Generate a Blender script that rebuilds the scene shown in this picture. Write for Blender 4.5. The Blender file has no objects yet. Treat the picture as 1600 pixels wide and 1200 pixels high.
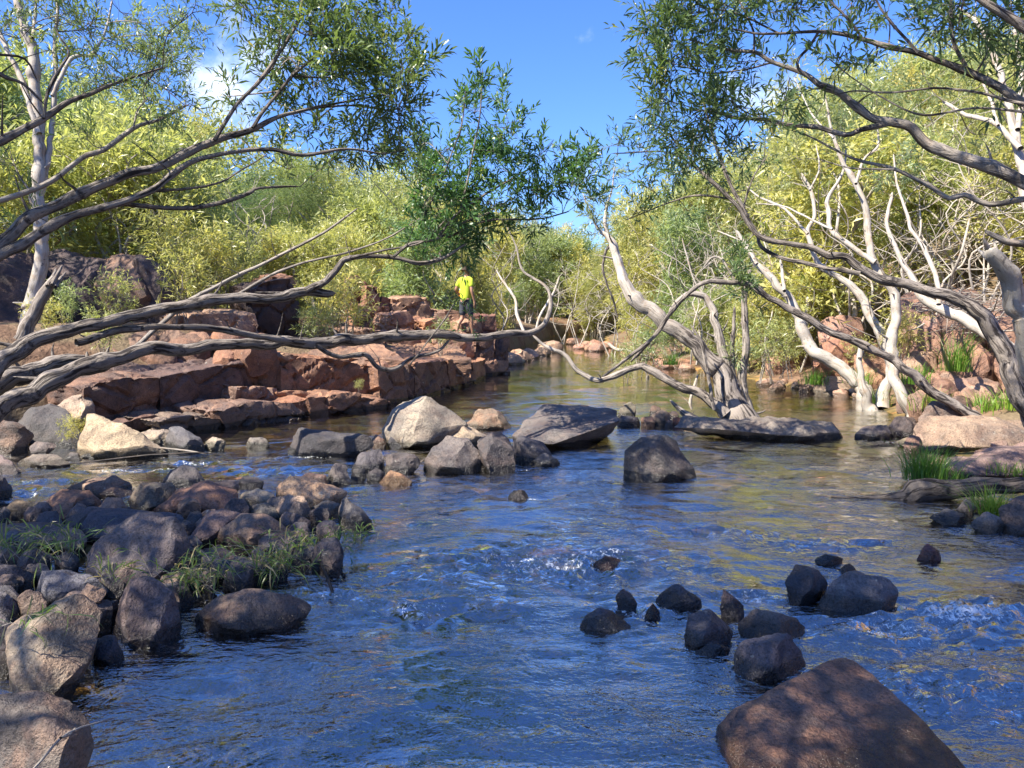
import bpy, bmesh, math, random
import numpy as np
from mathutils import Vector, Matrix

# ------------------------------------------------------------------ camera
scene = bpy.context.scene
COL = scene.collection
CAM_H = 1.7
FOC = 1200.0                       # focal length in pixels of a 1600 px wide picture
TH = math.atan(120.0 / FOC)        # pitched slightly down
cam_d = bpy.data.cameras.new('camera')
cam_d.sensor_width = 36.0
cam_d.lens = 36.0 * FOC / 1600.0
cam_d.clip_start = 0.05
cam_d.clip_end = 1000.0
cam = bpy.data.objects.new('camera', cam_d)
COL.objects.link(cam)
cam.location = (0, 0, CAM_H)
cam.rotation_euler = (math.radians(90) - TH, 0, 0)
scene.camera = cam

# ------------------------------------------------------------------ light
SUN_EL, SUN_AZ = math.radians(50), math.atan2(-0.86, -0.50)   # sun high on the left, a little behind
SUN = Vector((math.sin(SUN_AZ) * math.cos(SUN_EL), math.cos(SUN_AZ) * math.cos(SUN_EL), math.sin(SUN_EL)))
sd = bpy.data.lights.new('sun', 'SUN')
sd.energy = 5.0
sd.angle = math.radians(0.53)
sd.color = (1.0, 0.93, 0.80)
so = bpy.data.objects.new('sun', sd)
COL.objects.link(so)
so.rotation_euler = (-SUN).to_track_quat('-Z', 'Y').to_euler()
so.location = (-20, -6, 30)

scene.view_settings.view_transform = 'Standard'
scene.view_settings.look = 'None'
scene.view_settings.gamma = 1.0
scene.view_settings.exposure = 1.4
scene.cycles.max_bounces = 5
scene.cycles.diffuse_bounces = 3
scene.cycles.glossy_bounces = 3
scene.cycles.transparent_max_bounces = 6
scene.cycles.caustics_reflective = False
scene.cycles.caustics_refractive = False


def ray(px, py):
    r, u = (px - 800.0) / FOC, (600.0 - py) / FOC
    c, s = math.cos(TH), math.sin(TH)
    return np.array([r, c + u * s, -s + u * c])


def P(px, py, Y):
    """the point seen at (px, py) that stands Y metres in front of the camera"""
    d = ray(px, py)
    t = Y / d[1]
    return np.array([d[0] * t, Y, CAM_H + d[2] * t])


def G(px, py, z=0.0):
    """the point seen at (px, py) on the level z"""
    d = ray(px, py)
    t = (z - CAM_H) / d[2]
    return np.array([d[0] * t, d[1] * t, z])


# ------------------------------------------------------------------ world
w = bpy.data.worlds.new('World')
scene.world = w
w.use_nodes = True
nt = w.node_tree
nt.nodes.clear()
N = nt.nodes.new
Lk = nt.links.new
out = N('ShaderNodeOutputWorld')
bg = N('ShaderNodeBackground')
sky = N('ShaderNodeTexSky')
sky.sky_type = 'NISHITA'
sky.sun_disc = False
sky.sun_elevation = SUN_EL
sky.sun_rotation = SUN_AZ
sky.air_density = 1.0
sky.dust_density = 0.7
sky.ozone_density = 3.0
bg.inputs['Strength'].default_value = 0.0805
tc = N('ShaderNodeTexCoord')
hs = N('ShaderNodeHueSaturation')
hs.inputs['Saturation'].default_value = 1.12
Lk(sky.outputs['Color'], hs.inputs['Color'])
tint = N('ShaderNodeMixRGB'); tint.blend_type = 'MULTIPLY'
tint.inputs['Fac'].default_value = 1.0
tint.inputs['Color2'].default_value = (0.70, 0.90, 1.38, 1)
Lk(hs.outputs['Color'], tint.inputs['Color1'])
# fair weather clouds: small puffs scattered over the whole sky, thicker in one bank on the left
vm = N('ShaderNodeVectorMath'); vm.operation = 'NORMALIZE'
Lk(tc.outputs['Generated'], vm.inputs[0])
nz = N('ShaderNodeTexNoise')
nz.inputs['Scale'].default_value = 9.0
nz.inputs['Detail'].default_value = 7.0
nz.inputs['Roughness'].default_value = 0.55
Lk(vm.outputs[0], nz.inputs['Vector'])
bank = None
for (px, py, rad, amt) in ((395, 110, 0.16, 1.0), (330, 60, 0.14, 0.35), (960, 0, 0.09, 0.12), (370, -40, 0.10, 0.8), (1250, 90, 0.16, 0.5), (1330, 110, 0.12, 0.4)):
    d = Vector(ray(px, py)).normalized()
    dn = N('ShaderNodeVectorMath'); dn.operation = 'DISTANCE'
    dn.inputs[1].default_value = d
    Lk(vm.outputs[0], dn.inputs[0])
    mr = N('ShaderNodeMapRange')
    mr.interpolation_type = 'SMOOTHSTEP'
    mr.inputs['From Min'].default_value = 0.0
    mr.inputs['From Max'].default_value = rad
    mr.inputs['To Min'].default_value = amt * 0.30
    mr.inputs['To Max'].default_value = 0.0
    Lk(dn.outputs['Value'], mr.inputs['Value'])
    if bank is None:
        bank = mr.outputs[0]
    else:
        a = N('ShaderNodeMath'); a.operation = 'MAXIMUM'
        Lk(bank, a.inputs[0]); Lk(mr.outputs[0], a.inputs[1])
        bank = a.outputs[0]
ad = N('ShaderNodeMath'); ad.operation = 'ADD'
Lk(nz.outputs['Fac'], ad.inputs[0]); Lk(bank, ad.inputs[1])
cr = N('ShaderNodeMapRange')
cr.interpolation_type = 'SMOOTHSTEP'
cr.inputs['From Min'].default_value = 0.65
cr.inputs['From Max'].default_value = 0.88
Lk(ad.outputs[0], cr.inputs['Value'])
mx = N('ShaderNodeMixRGB')
mx.inputs['Color2'].default_value = (6.6, 7.4, 8.6, 1)
Lk(cr.outputs[0], mx.inputs['Fac'])
Lk(tint.outputs['Color'], mx.inputs['Color1'])
Lk(mx.outputs['Color'], bg.inputs['Color'])
Lk(bg.outputs[0], out.inputs['Surface'])


# ------------------------------------------------------------------ helpers
def _h(ix, iy, iz):
    n = (ix.astype(np.int64) * 374761393 + iy.astype(np.int64) * 668265263 + iz.astype(np.int64) * 1440670441) & 0xFFFFFFFF
    n = ((n ^ (n >> 13)) * 1274126177) & 0xFFFFFFFF
    n = n ^ (n >> 16)
    return (n & 0xFFFF) / 32767.5 - 1.0


def vnoise(p):
    p = np.asarray(p, dtype=float)
    i = np.floor(p).astype(np.int64)
    f = p - i
    f = f * f * f * (f * (f * 6 - 15) + 10)
    x, y, z = i[:, 0], i[:, 1], i[:, 2]
    fx, fy, fz = f[:, 0], f[:, 1], f[:, 2]
    def L(a, b, t): return a + (b - a) * t
    x00 = L(_h(x, y, z), _h(x + 1, y, z), fx)
    x10 = L(_h(x, y + 1, z), _h(x + 1, y + 1, z), fx)
    x01 = L(_h(x, y, z + 1), _h(x + 1, y, z + 1), fx)
    x11 = L(_h(x, y + 1, z + 1), _h(x + 1, y + 1, z + 1), fx)
    return L(L(x00, x10, fy), L(x01, x11, fy), fz)


def fbm(p, oct=4, gain=0.5):
    p = np.asarray(p, dtype=float)
    s = np.zeros(len(p)); a = 1.0
    for k in range(oct):
        s += a * vnoise(p * (2.0 ** k) + 17.3 * k)
        a *= gain
    return s


def mesh_from(name, V, F, smooth=True):
    """V (n,3), F (m,k) -> mesh"""
    V = np.asarray(V, dtype=np.float32); F = np.asarray(F, dtype=np.int32)
    me = bpy.data.meshes.new(name)
    me.vertices.add(len(V)); me.vertices.foreach_set('co', V.ravel())
    k = F.shape[1]
    me.loops.add(F.size); me.loops.foreach_set('vertex_index', F.ravel())
    me.polygons.add(len(F))
    me.polygons.foreach_set('loop_start', np.arange(0, F.size, k, dtype=np.int32))
    me.update(calc_edges=True)
    me.polygons.foreach_set('use_smooth', np.full(len(F), smooth))
    me.validate()
    return me


def attr(me, name, vals, dom='POINT'):
    a = me.attributes.new(name, 'FLOAT', dom)
    a.data.foreach_set('value', np.asarray(vals, dtype=np.float32))


def link(name, me, mat=None, parent=None, loc=None):
    o = bpy.data.objects.new(name, me)
    COL.objects.link(o)
    if mat is not None and me is not None and not me.materials:
        me.materials.append(mat)
    if parent is not None:
        o.parent = parent
    if loc is not None:
        o.location = loc
    return o


def tag(o, label=None, cat=None, group=None, kind=None):
    if label: o['label'] = label
    if cat: o['category'] = cat
    if group: o['group'] = group
    if kind: o['kind'] = kind
    return o


def empty(name, loc, label, cat, group=None):
    o = link(name, None, loc=tuple(float(v) for v in loc))
    o.empty_display_size = 0.2
    return tag(o, label, cat, group)


# ------------------------------------------------------------------ materials
class NT:
    def __init__(self, name):
        self.m = bpy.data.materials.new(name)
        self.m.use_nodes = True
        self.t = self.m.node_tree
        self.t.nodes.clear()
        self.out = self.n('ShaderNodeOutputMaterial')

    def n(self, typ, **kw):
        nd = self.t.nodes.new(typ)
        for k, v in kw.items():
            if k in nd.inputs:
                self.set(nd, k, v)
            else:
                setattr(nd, k, v)
        return nd

    def set(self, nd, k, v):
        s = nd.inputs[k]
        if isinstance(v, bpy.types.NodeSocket):
            self.t.links.new(v, s)
        else:
            if hasattr(s.default_value, '__len__') and not hasattr(v, '__len__'):
                v = (v, v, v)
            if hasattr(v, '__len__') and len(v) == 3 and len(s.default_value) == 4:
                v = tuple(v) + (1,)
            s.default_value = v

    def math(self, op, a, b=0.0, clamp=False):
        nd = self.n('ShaderNodeMath'); nd.operation = op; nd.use_clamp = clamp
        self.set(nd, 0, a) if isinstance(a, bpy.types.NodeSocket) else setattr(nd.inputs[0], 'default_value', a)
        if isinstance(b, bpy.types.NodeSocket): self.t.links.new(b, nd.inputs[1])
        else: nd.inputs[1].default_value = b
        if isinstance(a, bpy.types.NodeSocket): pass
        return nd.outputs[0]

    def mapr(self, v, a, b, c=0.0, d=1.0, smooth=True):
        nd = self.n('ShaderNodeMapRange')
        nd.interpolation_type = 'SMOOTHSTEP' if smooth else 'LINEAR'
        self.t.links.new(v, nd.inputs['Value'])
        nd.inputs['From Min'].default_value = a; nd.inputs['From Max'].default_value = b
        nd.inputs['To Min'].default_value = c; nd.inputs['To Max'].default_value = d
        return nd.outputs[0]

    def noise(self, vec, scale, detail=4.0, rough=0.55, dist=0.0):
        nd = self.n('ShaderNodeTexNoise')
        if vec is not None: self.t.links.new(vec, nd.inputs['Vector'])
        nd.inputs['Scale'].default_value = scale
        nd.inputs['Detail'].default_value = detail
        nd.inputs['Roughness'].default_value = rough
        nd.inputs['Distortion'].default_value = dist
        return nd.outputs['Fac']

    def mix(self, f, a, b, mode='MIX'):
        nd = self.n('ShaderNodeMixRGB'); nd.blend_type = mode
        for s, v in (('Fac', f), ('Color1', a), ('Color2', b)):
            if isinstance(v, bpy.types.NodeSocket): self.t.links.new(v, nd.inputs[s])
            elif hasattr(v, '__len__'): nd.inputs[s].default_value = tuple(v)[:3] + (1,)
            else: nd.inputs[s].default_value = v if s == 'Fac' else (v, v, v, 1)
        return nd.outputs[0]

    def bump(self, h, strength, dist, normal=None):
        nd = self.n('ShaderNodeBump')
        self.t.links.new(h, nd.inputs['Height'])
        nd.inputs['Strength'].default_value = strength
        nd.inputs['Distance'].default_value = dist
        if normal is not None: self.t.links.new(normal, nd.inputs['Normal'])
        return nd.outputs[0]

    def end(self, sh):
        self.t.links.new(sh, self.out.inputs['Surface'])
        return self.m


def mat_rock():
    t = NT('rock')
    oi = t.n('ShaderNodeObjectInfo')
    tc = t.n('ShaderNodeTexCoord')
    geo = t.n('ShaderNodeNewGeometry')
    off = t.n('ShaderNodeVectorMath'); off.operation = 'MULTIPLY_ADD'
    t.t.links.new(oi.outputs['Random'], off.inputs[0])
    off.inputs[1].default_value = (31, 17, 23)
    t.t.links.new(tc.outputs['Object'], off.inputs[2])
    v = off.outputs[0]
    big = t.noise(v, 2.2, 2, 0.6)
    mid = t.noise(v, 9.0, 4, 0.68)
    fine = t.noise(v, 60.0, 3, 0.75)
    grain = t.noise(v, 190.0, 1, 0.6)
    c = oi.outputs['Color']
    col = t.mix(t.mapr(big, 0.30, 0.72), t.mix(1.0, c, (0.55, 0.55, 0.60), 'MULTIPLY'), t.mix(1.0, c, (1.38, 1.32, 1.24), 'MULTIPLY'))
    # rust red staining, as much of it as the stone carries
    rn = t.noise(v, 5.5, 4, 0.66, 0.5)
    rm = t.math('MULTIPLY', t.mapr(rn, 0.42, 0.62), oi.outputs['Alpha'])
    rust = t.mix(mid, (0.24, 0.095, 0.05), (0.44, 0.235, 0.125))
    col = t.mix(t.math('MULTIPLY', rm, 0.85), col, rust)
    # pits and mineral grain
    col = t.mix(t.mapr(mid, 0.34, 0.50, 0.55, 0.0), col, t.mix(1.0, col, (0.40, 0.38, 0.40), 'MULTIPLY'))
    col = t.mix(t.mapr(fine, 0.34, 0.54, 0.85, 0.0), col, t.mix(1.0, col, (0.40, 0.39, 0.38), 'MULTIPLY'))
    col = t.mix(t.mapr(grain, 0.56, 0.72, 0.0, 0.65), col, t.mix(1.0, col, (1.7, 1.65, 1.6), 'MULTIPLY'))
    # pale lichen blotches
    ln = t.noise(v, 14.0, 3, 0.7)
    lb = t.noise(v, 1.7, 1, 0.5)
    lm = t.math('MULTIPLY', t.mapr(ln, 0.63, 0.70), t.mapr(lb, 0.48, 0.66))
    col = t.mix(t.math('MULTIPLY', lm, 0.55), col, (0.42, 0.40, 0.34))
    # cracks
    vo = t.n('ShaderNodeTexVoronoi'); vo.feature = 'DISTANCE_TO_EDGE'
    vo.inputs['Scale'].default_value = 1.25
    wv = t.n('ShaderNodeVectorMath'); wv.operation = 'MULTIPLY_ADD'
    nv = t.n('ShaderNodeTexNoise'); nv.inputs['Scale'].default_value = 3.0; nv.inputs['Detail'].default_value = 2
    t.t.links.new(v, nv.inputs['Vector'])
    t.t.links.new(nv.outputs['Color'], wv.inputs[0]); wv.inputs[1].default_value = (0.8, 0.8, 0.8)
    t.t.links.new(v, wv.inputs[2]); t.t.links.new(wv.outputs[0], vo.inputs['Vector'])
    ck = t.mapr(vo.outputs['Distance'], 0.0, 0.012)
    ckm = t.math('MAXIMUM', ck, t.mapr(lb, 0.36, 0.46, 0.5, 1.0))
    col = t.mix(t.math('SUBTRACT', 1.0, ckm), col, t.mix(1.0, col, (0.22, 0.2, 0.2), 'MULTIPLY'))
    # damp foot at the water line
    sx = t.n('ShaderNodeSeparateXYZ'); t.t.links.new(geo.outputs['Position'], sx.inputs[0])
    wl = t.math('ADD', sx.outputs['Z'], t.math('MULTIPLY', big, -0.10))
    wet = t.mapr(wl, 0.0, 0.055, 1.0, 0.0)
    col = t.mix(wet, col, t.mix(1.0, col, (0.27, 0.28, 0.26), 'MULTIPLY'))
    b = t.n('ShaderNodeBsdfPrincipled')
    t.set(b, 'Base Color', col)
    t.set(b, 'Roughness', t.mapr(wet, 0, 1, 0.62, 0.22))
    b.inputs['Specular IOR Level'].default_value = 0.45
    h = t.math('ADD', t.math('MULTIPLY', mid, 0.9), t.math('MULTIPLY', fine, 0.5))
    t.set(b, 'Normal', t.bump(h, 0.9, 0.035))
    return t.end(b.outputs[0])


def mat_bark(name, light, dark, pale, scale=1.0, strength=0.9):
    t = NT(name)
    uv = t.n('ShaderNodeUVMap')
    mp = t.n('ShaderNodeMapping')
    mp.inputs['Scale'].default_value = (1.0, 0.13, 1.0)
    t.t.links.new(uv.outputs[0], mp.inputs[0])
    geo = t.n('ShaderNodeNewGeometry')
    fur = t.noise(mp.outputs[0], 30.0 * scale, 4, 0.66, 0.9)
    big = t.noise(geo.outputs['Position'], 3.0, 4, 0.6)
    fine = t.noise(geo.outputs['Position'], 70.0, 4, 0.65)
    a = t.n('ShaderNodeAttribute', attribute_name='pale')
    pl = a.outputs['Fac']
    col = t.mix(t.mapr(fur, 0.40, 0.55), dark, light)
    col = t.mix(t.mapr(big, 0.3, 0.7, 0.0, 0.5), col, t.mix(1.0, col, (0.55, 0.50, 0.47), 'MULTIPLY'))
    pcol = t.mix(t.mapr(fur, 0.28, 0.5), t.mix(1.0, pale, (0.5, 0.47, 0.43), 'MULTIPLY'), pale)
    pcol = t.mix(t.mapr(t.noise(geo.outputs['Position'], 7.0, 4, 0.6), 0.5, 0.68, 0, 0.6), pcol, t.mix(1.0, pale, (0.80, 0.62, 0.46), 'MULTIPLY'))
    pcol = t.mix(t.mapr(t.noise(geo.outputs['Position'], 16.0, 4, 0.6), 0.62, 0.70, 0, 0.8), pcol, (0.10, 0.09, 0.085))
    col = t.mix(pl, col, pcol)
    col = t.mix(t.mapr(fine, 0.3, 0.7, 0.25, 0.0), col, t.mix(1.0, col, (0.4, 0.4, 0.4), 'MULTIPLY'))
    b = t.n('ShaderNodeBsdfPrincipled')
    t.set(b, 'Base Color', col)
    b.inputs['Roughness'].default_value = 0.8
    b.inputs['Specular IOR Level'].default_value = 0.25
    h = t.math('ADD', t.math('MULTIPLY', fur, t.mapr(pl, 0, 1, 1.0, 0.3, False)), t.math('MULTIPLY', fine, 0.15))
    t.set(b, 'Normal', t.bump(h, strength, 0.03))
    return t.end(b.outputs[0])


def mat_leaf(name, c1, c2, c3, trans=0.4, tint=(1.2, 1.2, 0.7), rough=0.36, spec=0.55):
    t = NT(name)
    a = t.n('ShaderNodeAttribute', attribute_name='rnd')
    oi = t.n('ShaderNodeObjectInfo')
    f = t.math('FRACT', t.math('ADD', a.outputs['Fac'], 0.0), 0.0)
    col = t.mix(t.mapr(f, 0.0, 0.62, 0, 1, False), c1, c2)
    col = t.mix(t.mapr(f, 0.88, 0.98), col, c3)
    col = t.mix(1.0, col, t.mix(oi.outputs['Random'], (0.60, 0.74, 0.85), (1.20, 1.08, 0.95)), 'MULTIPLY')
    b = t.n('ShaderNodeBsdfPrincipled')
    t.set(b, 'Base Color', col)
    b.inputs['Roughness'].default_value = rough
    b.inputs['Specular IOR Level'].default_value = spec
    tr = t.n('ShaderNodeBsdfTranslucent')
    t.set(tr, 'Color', t.mix(1.0, col, tint, 'MULTIPLY'))
    ms = t.n('ShaderNodeMixShader')
    ms.inputs[0].default_value = trans
    t.t.links.new(b.outputs[0], ms.inputs[1]); t.t.links.new(tr.outputs[0], ms.inputs[2])
    return t.end(ms.outputs[0])


def mat_plain(name, col, rough=0.6, var=0.25, scale=20.0, spec=0.3):
    t = NT(name)
    tc = t.n('ShaderNodeTexCoord')
    n = t.noise(tc.outputs['Object'], scale, 4, 0.6)
    c = t.mix(t.mapr(n, 0.3, 0.7), tuple(x * (1 - var) for x in col), tuple(min(1, x * (1 + var)) for x in col))
    b = t.n('ShaderNodeBsdfPrincipled')
    t.set(b, 'Base Color', c)
    b.inputs['Roughness'].default_value = rough
    b.inputs['Specular IOR Level'].default_value = spec
    t.set(b, 'Normal', t.bump(n, 0.3, 0.01))
    return t.end(b.outputs[0])


def mat_ground():
    t = NT('ground')
    geo = t.n('ShaderNodeNewGeometry')
    v = geo.outputs['Position']
    big = t.noise(v, 0.5, 2, 0.6)
    mid = t.noise(v, 3.0, 3, 0.65)
    fine = t.noise(v, 22.0, 3, 0.7)
    soil = t.mix(t.mapr(mid, 0.35, 0.65), (0.105, 0.060, 0.038), (0.22, 0.135, 0.085))
    lit = t.mix(fine, (0.07, 0.05, 0.03), (0.28, 0.21, 0.125))
    col = t.mix(t.mapr(big, 0.42, 0.58), soil, lit)
    # the stream bed: olive brown silt with ochre and rust patches
    bed = t.mix(t.mapr(mid, 0.35, 0.62), (0.07, 0.055, 0.022), (0.22, 0.15, 0.05))
    bed = t.mix(t.mapr(t.noise(v, 1.6, 2, 0.6), 0.55, 0.68), bed, (0.46, 0.22, 0.06))
    sx = t.n('ShaderNodeSeparateXYZ'); t.t.links.new(v, sx.inputs[0])
    col = t.mix(t.mapr(sx.outputs['Z'], 0.0, 0.10), bed, col)
    b = t.n('ShaderNodeBsdfPrincipled')
    t.set(b, 'Base Color', col)
    b.inputs['Roughness'].default_value = 0.85
    b.inputs['Specular IOR Level'].default_value = 0.2
    h = t.math('ADD', mid, t.math('MULTIPLY', fine, 0.4))
    t.set(b, 'Normal', t.bump(h, 0.9, 0.08))
    return t.end(b.outputs[0])


def mat_water():
    t = NT('water')
    geo = t.n('ShaderNodeNewGeometry')
    mp = t.n('ShaderNodeMapping')
    mp.inputs['Rotation'].default_value = (0, 0, math.radians(14))
    mp.inputs['Scale'].default_value = (1.0, 1.7, 1.0)
    t.t.links.new(geo.outputs['Position'], mp.inputs[0])
    v = mp.outputs[0]
    ch = t.n('ShaderNodeAttribute', attribute_name='chop').outputs['Fac']
    n1 = t.noise(v, 4.2, 3, 0.55, 0.9)
    n2 = t.noise(v, 11.0, 3, 0.55, 0.8)
    n3 = t.noise(v, 28.0, 2, 0.5, 0.5)
    h = t.math('ADD', t.math('MULTIPLY', n1, 0.9), t.math('ADD', t.math('MULTIPLY', n2, 0.5), t.math('MULTIPLY', n3, 0.16)))
    slick = t.mapr(t.noise(geo.outputs['Position'], 0.9, 2, 0.5, 1.2), 0.34, 0.66, 0.25, 1.35)
    h = t.math('MULTIPLY', h, t.math('MULTIPLY', ch, slick))
    nr = t.bump(h, 0.62, 0.05)
    fr = t.n('ShaderNodeFresnel'); fr.inputs['IOR'].default_value = 1.5
    t.t.links.new(nr, fr.inputs['Normal'])
    gl = t.n('ShaderNodeBsdfGlossy'); gl.inputs['Roughness'].default_value = 0.03
    gl.inputs['Color'].default_value = (1, 1, 1, 1)
    t.t.links.new(nr, gl.inputs['Normal'])
    tp = t.n('ShaderNodeBsdfTransparent')
    tp.inputs['Color'].default_value = (0.74, 0.78, 0.64, 1)
    ms = t.n('ShaderNodeMixShader')
    t.t.links.new(t.mapr(fr.outputs[0], 0.0, 1.0, 0.36, 1.0, False), ms.inputs[0])
    t.t.links.new(tp.outputs[0], ms.inputs[1]); t.t.links.new(gl.outputs[0], ms.inputs[2])
    # foam and bubbles in the riffles
    fa = t.n('ShaderNodeAttribute', attribute_name='foam').outputs['Fac']
    fn = t.noise(geo.outputs['Position'], 34.0, 5, 0.75, 0.6)
    fm = t.mapr(t.math('ADD', fn, t.math('MULTIPLY', fa, 0.34)), 0.74, 0.86)
    fm = t.math('MULTIPLY', fm, t.mapr(fa, 0.02, 0.15))
    df = t.n('ShaderNodeBsdfDiffuse'); df.inputs['Color'].default_value = (0.78, 0.80, 0.80, 1)
    m2 = t.n('ShaderNodeMixShader')
    t.t.links.new(fm, m2.inputs[0])
    t.t.links.new(ms.outputs[0], m2.inputs[1]); t.t.links.new(df.outputs[0], m2.inputs[2])
    return t.end(m2.outputs[0])


M_ROCK = mat_rock()
M_GROUND = mat_ground()
M_WATER = mat_water()
M_BARK = mat_bark('furrowed_grey_bark', (0.33, 0.285, 0.245), (0.045, 0.037, 0.034), (0.55, 0.49, 0.42))
M_WHITE = mat_bark('white_paper_bark', (0.36, 0.31, 0.265), (0.12, 0.095, 0.08), (0.43, 0.385, 0.33), 0.7, 0.8)
M_DARKWOOD = mat_bark('weathered_dark_wood', (0.13, 0.11, 0.095), (0.02, 0.016, 0.014), (0.35, 0.3, 0.26))
M_LEAF_NEAR = mat_leaf('willowy_green_leaf', (0.055, 0.115, 0.045), (0.16, 0.235, 0.085), (0.42, 0.38, 0.10), 0.42)
M_LEAF_FALL = mat_leaf('broad_green_leaf', (0.065, 0.135, 0.045), (0.17, 0.27, 0.075), (0.40, 0.38, 0.08), 0.45)
M_LEAF_BUSH = mat_leaf('yellow_green_leaf', (0.16, 0.225, 0.07), (0.56, 0.56, 0.24), (0.84, 0.76, 0.48), 0.50)
M_LEAF_OLIVE = mat_leaf('olive_leaf', (0.13, 0.19, 0.075), (0.44, 0.46, 0.22), (0.74, 0.68, 0.42), 0.48)
M_LEAF_DARK = mat_leaf('dark_fine_leaf', (0.11, 0.17, 0.07), (0.28, 0.36, 0.16), (0.45, 0.44, 0.2), 0.48)
M_LEAF_GOLD = mat_leaf('golden_green_leaf', (0.21, 0.25, 0.07), (0.60, 0.56, 0.23), (0.84, 0.68, 0.36), 0.50)
M_GRASS = mat_leaf('bright_grass', (0.10, 0.24, 0.03), (0.26, 0.40, 0.05), (0.33, 0.29, 0.10), 0.45)
M_STRAW = mat_leaf('weed_grass', (0.12, 0.22, 0.05), (0.25, 0.34, 0.09), (0.50, 0.42, 0.22), 0.40)

# ------------------------------------------------------------------ terrain and water
EL = np.array([(-8, -3.4), (2, -3.0), (4, -3.6), (6, -5.2), (7.5, -6.6), (8.6, -5.4), (9.9, -4.1), (10.7, -3.9), (11.7, -3.1), (13, -2.15), (14.1, -1.8), (15, -1.3), (17.3, -0.85), (21.5, 0.0), (30, 1.0), (45, 3.2), (58, 8), (110, 30)])
EB = np.array([(-8, -3.8), (4, -4.4), (8.0, -7.2), (8.6, -6.9), (10, -5.7), (11, -5.04), (12.2, -4.2), (12.8, -3.43), (13.6, -2.29), (14.2, -1.8), (15.6, -1.25), (17.4, -0.8), (18.5, -0.7), (22, -0.3), (30, 0.7), (45, 3.0), (58, 7.8), (110, 30)])
ER = np.array([(-8, 5.4), (0, 4.8), (4, 4.3), (5.8, 4.0), (7.5, 4.3), (9.1, 4.75), (11.5, 5.6), (14, 6.4), (17, 5.6), (21.5, 4.7), (30, 4.1), (37, 4.2), (47, 5.6), (58, 12), (110, 34)])


def terr(x, y):
    x = np.asarray(x, float); y = np.asarray(y, float)
    xl = np.interp(y, EL[:, 0], EL[:, 1]); xr = np.interp(y, ER[:, 0], ER[:, 1])
    dl = xl - x; dr = x - xr
    p = np.stack([x, y, np.zeros_like(x)], -1).reshape(-1, 3)
    n = fbm(p * 0.9, 4).reshape(x.shape); n2 = fbm(p * 0.16 + 5, 3).reshape(x.shape)
    inside = np.minimum(-dl, -dr)
    bed = -0.06 - 0.32 * np.clip(inside / 1.2, 0, 1)
    ss = lambda t: np.clip(t, 0, 1) ** 2 * (3 - 2 * np.clip(t, 0, 1))
    led = ss((y - 8.0) / 1.5)
    db = np.interp(y, EB[:, 0], EB[:, 1]) - 0.45 - x
    zl = 0.10 - 0.30 * led * ss(1.6 - db * 4) + 0.05 * np.clip(dl, 0, 2) + (0.15 + led * 0.30) * ss(db / 0.5) + 0.21 * np.clip(db, 0, 2.6) + 0.05 * np.clip(db - 2.6, 0, 9) + 0.09 * np.clip(db - 11.0, 0, 30)
    zr = np.interp(y, [8, 11], [0.10, 0.27]) * np.clip(dr, 0, 2.2) + 0.46 * np.clip(dr - 2.2, 0, 21) + 0.1 * np.clip(dr - 23, 0, 60)
    z = np.where(dl > 0, zl - 0.06, np.where(dr > 0, zr - 0.06, bed))
    z = z + 0.05 * np.clip(y - 62, 0, 60)
    # gravel bar under the heap of stones on the left
    e = ((x + 2.85) / 2.05) ** 2 + ((y - 5.6 - 0.25 * (x + 2.85)) / 1.2) ** 2
    z = np.where(e < 1.6, np.maximum(z, 0.04 - 0.16 * np.clip(e, 0, 4)), z)
    amp = np.where(dl > 0, 0.12, np.where(dr > 0, np.clip(0.03 + 0.04 * dr, 0, .14), 0.035))
    z = z + n * amp + n2 * np.where((dl > 3) | (dr > 3), 0.5, 0.0)
    return z


def build_ground():
    ys = np.concatenate([np.arange(-8, 1, 0.5), np.arange(1, 24, 0.12), np.arange(24, 60, 0.6), np.arange(60, 131, 3.0)])
    xs = np.concatenate([np.arange(-70, -12, 2.0), np.arange(-12, 14, 0.16), np.arange(14, 75, 2.0)])
    X, Y = np.meshgrid(xs, ys)
    Z = terr(X, Y)
    V = np.stack([X, Y, Z], -1).reshape(-1, 3)
    a = np.arange(len(ys) * len(xs)).reshape(len(ys), len(xs))
    F = np.stack([a[:-1, :-1], a[:-1, 1:], a[1:, 1:], a[1:, :-1]], -1).reshape(-1, 4)
    tag(link('ground', mesh_from('ground', V, F), M_GROUND), kind='structure')


build_ground()


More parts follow.
